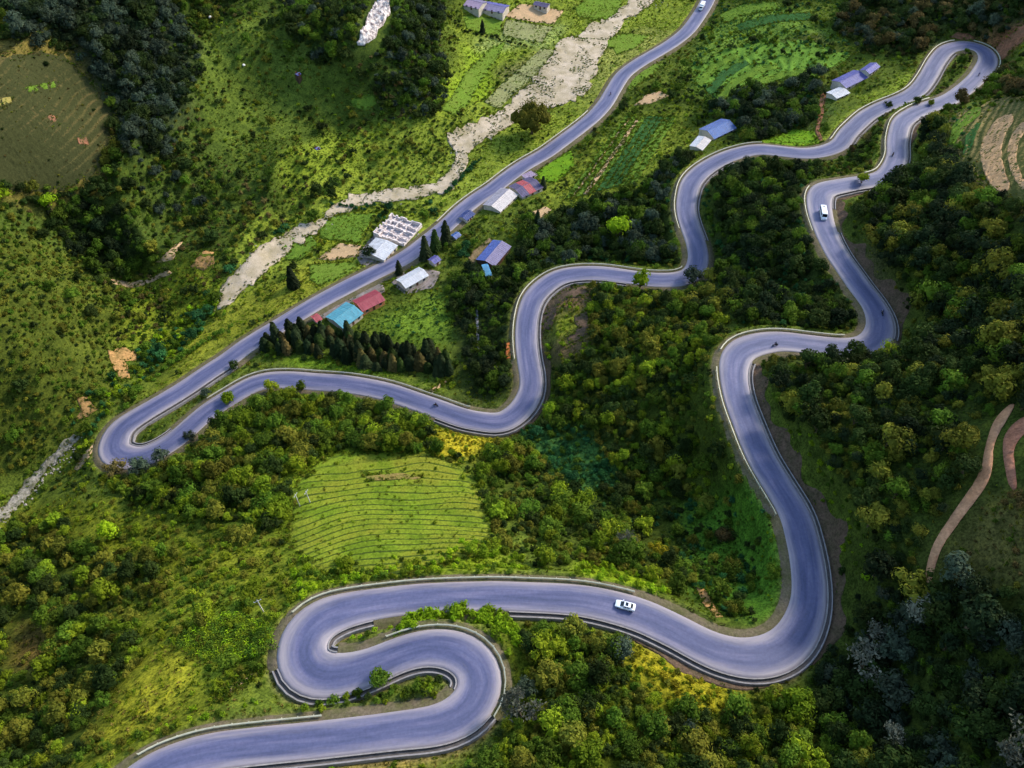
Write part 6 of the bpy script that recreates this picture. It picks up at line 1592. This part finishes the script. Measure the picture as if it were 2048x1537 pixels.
def truck(px, py, label, flip):
    p, t_ = on_road(px, py); yaw = math.atan2(t_[1], t_[0]) + (math.pi if flip else 0)
    root = empty('truck', tuple(p), yaw); tag(root, label, 'truck')
    b = MB(); b.box(-3.4, 3.1, -.45, .45, .55, .85); b.build('chassis', BLACKP, root)
    b = MB(); b.box(-3.5, 1.2, -1.05, 1.05, .9, 3.0); b.build('cargo_box', CARW, root, .06)
    b = MB(); loft(b, [ringx(1.5, .95, .5, 2.3, .9, .4), ringx(2.5, .98, .45, 2.35, .88, .4), ringx(3.0, .96, .45, 1.5, .92, .5), ringx(3.25, .9, .5, 1.4, .9, .5)]); b.build('cab', CARW, root, .04)
    g = MB(); g.hexa([(2.98, -.8, 1.52), (2.98, .8, 1.52), (2.54, .78, 2.26), (2.54, -.78, 2.26), (3.04, -.8, 1.55), (3.04, .8, 1.55), (2.6, .78, 2.3), (2.6, -.78, 2.3)]); g.build('windshield', CGL, root)
    for sy in (-1, 1):
        g = MB(); g.box(1.7, 2.4, sy * .985 - .03, sy * .985 + .03, 1.4, 2.05); g.build('side_window', CGL, root)
        for x_ in (-2.4, 2.3): wheel(x_, sy * .82, .42, .3, root)
        l_ = MB(); l_.box(3.16, 3.28, sy * .64 - .15, sy * .64 + .15, .7, .9); l_.build('headlight', LAMPW, root)
truck(1403, 18, 'white box truck driving down the far end of the valley road', True)

def rider_mesh():
    V_ = [(-.18, 0, .82), (-.14, 0, 1.02), (-.06, 0, 1.24), (.0, 0, 1.38), (.03, 0, 1.5), (.05, 0, 1.64), (.04, 0, 1.74)]
    E_ = [(0, 1), (1, 2), (2, 3), (3, 4), (4, 5), (5, 6)]
    R_v = [.17, .17, .19, .12, .06, .12, .09]
    for sy in (-1, 1):
        b = len(V_)
        V_ += [(-.02, sy * .2, 1.34), (.16, sy * .3, 1.12), (.42, sy * .28, 1.06), (.5, sy * .27, 1.05)]; R_v += [.075, .06, .045, .045]
        E_ += [(3, b), (b, b + 1), (b + 1, b + 2), (b + 2, b + 3)]
        c_ = len(V_)
        V_ += [(-.12, sy * .14, .8), (.26, sy * .22, .74), (.08, sy * .2, .36), (.2, sy * .2, .3)]; R_v += [.11, .085, .06, .05]
        E_ += [(0, c_), (c_, c_ + 1), (c_ + 1, c_ + 2), (c_ + 2, c_ + 3)]
    me_ = bpy.data.meshes.new('person'); me_.from_pydata(V_, E_, [])
    return me_, R_v
def rider(loc, yaw, rgb, label):
    me_, R_v = rider_mesh()
    o = bpy.data.objects.new('person', me_); C.objects.link(o)
    o.location = loc; o.rotation_euler = (0, 0, yaw)
    md = o.modifiers.new('skin', 'SKIN')
    for i, sv in enumerate(me_.skin_vertices[0].data): sv.radius = (R_v[i], R_v[i]); sv.use_root = (i == 0)
    md2 = o.modifiers.new('sub', 'SUBSURF'); md2.levels = 1; md2.render_levels = 1
    me_.materials.append(simple('jacket_%d_%d_%d' % rgb, rgb, .85, .2, 4.0)); tag(o, label, 'person')
    hb = MB(); n_ = 10
    for lev in range(5):
        a0_, a1_ = lev / 5 * math.pi / 2, (lev + 1) / 5 * math.pi / 2
        for k in range(n_):
            t0, t1 = 2 * math.pi * k / n_, 2 * math.pi * (k + 1) / n_
            f = lambda a, t: (.05 + .15 * math.cos(a) * math.cos(t), .14 * math.cos(a) * math.sin(t), 1.66 + .15 * math.sin(a))
            hb.poly([f(a0_, t0), f(a0_, t1), f(a1_, t1), f(a1_, t0)])
    hb.build('helmet', simple('helmet', (60, 62, 80), .3, .1, 2.0), o)
def motorcycle(px, py, flip, where, rgb, cw):
    p, t_ = on_road(px, py); yaw = math.atan2(t_[1], t_[0]) + (math.pi if flip else 0)
    root = empty('motorcycle', tuple(p), yaw); tag(root, 'small dark motorcycle ' + where, 'motorcycle', 'motorcycles on the pass road')
    for x_ in (-.62, .66): wheel(x_, 0, .3, .1, root)
    b = MB(); b.tube([(-.62, .06, .3), (-.3, .06, .55), (.2, .05, .62), (.45, .0, .85)], [.05, .09, .09, .05], 8); b.tube([(-.2, 0, .35), (.22, 0, .4)], [.16, .15], 8); b.build('frame', BLACKP, root)
    b = MB(); b.tube([(.0, 0, .72), (.2, 0, .78), (.38, 0, .74)], [.1, .16, .08], 8); b.build('fuel_tank', simple('tank_paint', (150, 40, 40), .3, .1), root)
    b = MB(); b.tube([(-.75, 0, .8), (-.4, 0, .76), (-.02, 0, .74)], [.07, .12, .11], 8); b.build('seat', BLACKP, root)
    b = MB(); b.tube([(.66, 0, .3), (.5, 0, .8), (.45, 0, .98)], .035, 6); b.tube([(.42, -.33, 1.04), (.47, 0, 1.0), (.42, .33, 1.04)], .022, 6); b.build('handlebar', RIMM, root)
    l_ = MB(); l_.tube([(.52, 0, .86), (.64, 0, .86)], [.06, .09], 8); l_.build('headlight', LAMPW, root)
    rider((p[0], p[1], p[2]), yaw, rgb, 'person in %s jacket riding the motorcycle %s' % (cw, where))
for a in [((1550, 692), True, 'on the bend below the dark wood', (40, 42, 52), 'black'), ((1764, 628), False, 'at the corner under the tall dark wood', (60, 66, 84), 'slate'),
          ((1957, 152), True, 'just below the top hairpin', (52, 58, 110), 'blue'), ((1785, 312), False, 'on the narrow neck under the top hairpin', (70, 60, 60), 'brown'),
          ((1221, 190), True, 'on the valley road beside the stony stream', (96, 84, 130), 'violet'), ((872, 812), False, 'on the road above the dirt path', (48, 50, 58), 'dark grey')]:
    motorcycle(*a[0], *a[1:])

def pole(px, py, h_, label, arm_yaw=.5):
    w_ = hit(px, py)
    root = empty('utility_pole', tuple(w_), arm_yaw); tag(root, label, 'utility pole', 'utility poles on the near slope')
    b = MB(); b.tube([(0, 0, -.5), (0, 0, h_)], [.17, .11], 10); b.build('shaft', simple('pole_concrete', (206, 202, 196), .85, .15), root)
    b = MB(); b.box(-.85, .85, -.06, .06, h_ - .55, h_ - .43); b.build('crossarm', simple('pole_steel', (170, 170, 168), .6), root)
    for x_ in (-.75, 0, .75):
        i_ = MB(); i_.tube([(x_, 0, h_ - .43), (x_, 0, h_ - .2)], [.06, .04], 8); i_.build('insulator', CARW, root)
pole(527, 1224, 6.0, 'pale concrete utility pole on the slope left of the near hairpin')
pole(600, 1014, 6.5, 'left of two pale poles at the edge of the terraced field', 1.2)
pole(620, 1006, 6.0, 'right of two pale poles at the edge of the terraced field', 1.2)
rim = [(598, 952), (575, 1010), (566, 1070), (600, 1130), (650, 1150), (720, 1152), (960, 1100), (984, 1050), (972, 1000), (945, 950), (880, 918), (660, 912)]
for k, (x, y) in enumerate(rim):
    for q_ in range(3):
        w_ = hit(x + random.uniform(-22, 22), y + random.uniform(-10, 10)); R1 = random.uniform(.5, 1.2)
        o = bpy.data.objects.new('shrub', SHAPE['bush'][(k + q_) % 5]); C.objects.link(o); o.location = (w_[0], w_[1], w_[2]); o.scale = (R1, R1, R1); o.rotation_euler = (0, 0, k + q_); o.color = (*s2l(PAL[['gr', 'yg', 'ol'][q_]]), 1)
        tag(o, 'low %s shrub on the rim of the green terraced field' % ['mid green', 'yellow green', 'olive'][q_], 'shrub', 'shrubs on the rim of the terraced field')
for (x, y, sz, lb) in [(420, 36, 1.4, 'white boulder high on the far hillside meadow'), (488, 132, 1.2, 'white boulder lower on the far hillside meadow'), (1443, 797, .8, 'white boulder on the verge of the blue road'), (681, 1297, .8, 'white stone on the tip of the near hairpin island'), (1560, 1240, .6, 'small white stone on the green verge by the blue road')]:
    w_ = hit(x, y); bm = bmesh.new(); bmesh.ops.create_icosphere(bm, subdivisions=2, radius=sz * .6)
    for v in bm.verts: v.co *= random.uniform(.8, 1.15); v.co.z *= .8
    me_ = bpy.data.meshes.new('boulder'); bm.to_mesh(me_); bm.free(); me_.materials.append(simple('white_stone', (222, 218, 212), .9, .15, 1.0))
    o = bpy.data.objects.new('boulder', me_); C.objects.link(o); o.location = (w_[0], w_[1], w_[2] + sz * .35); tag(o, lb, 'boulder')
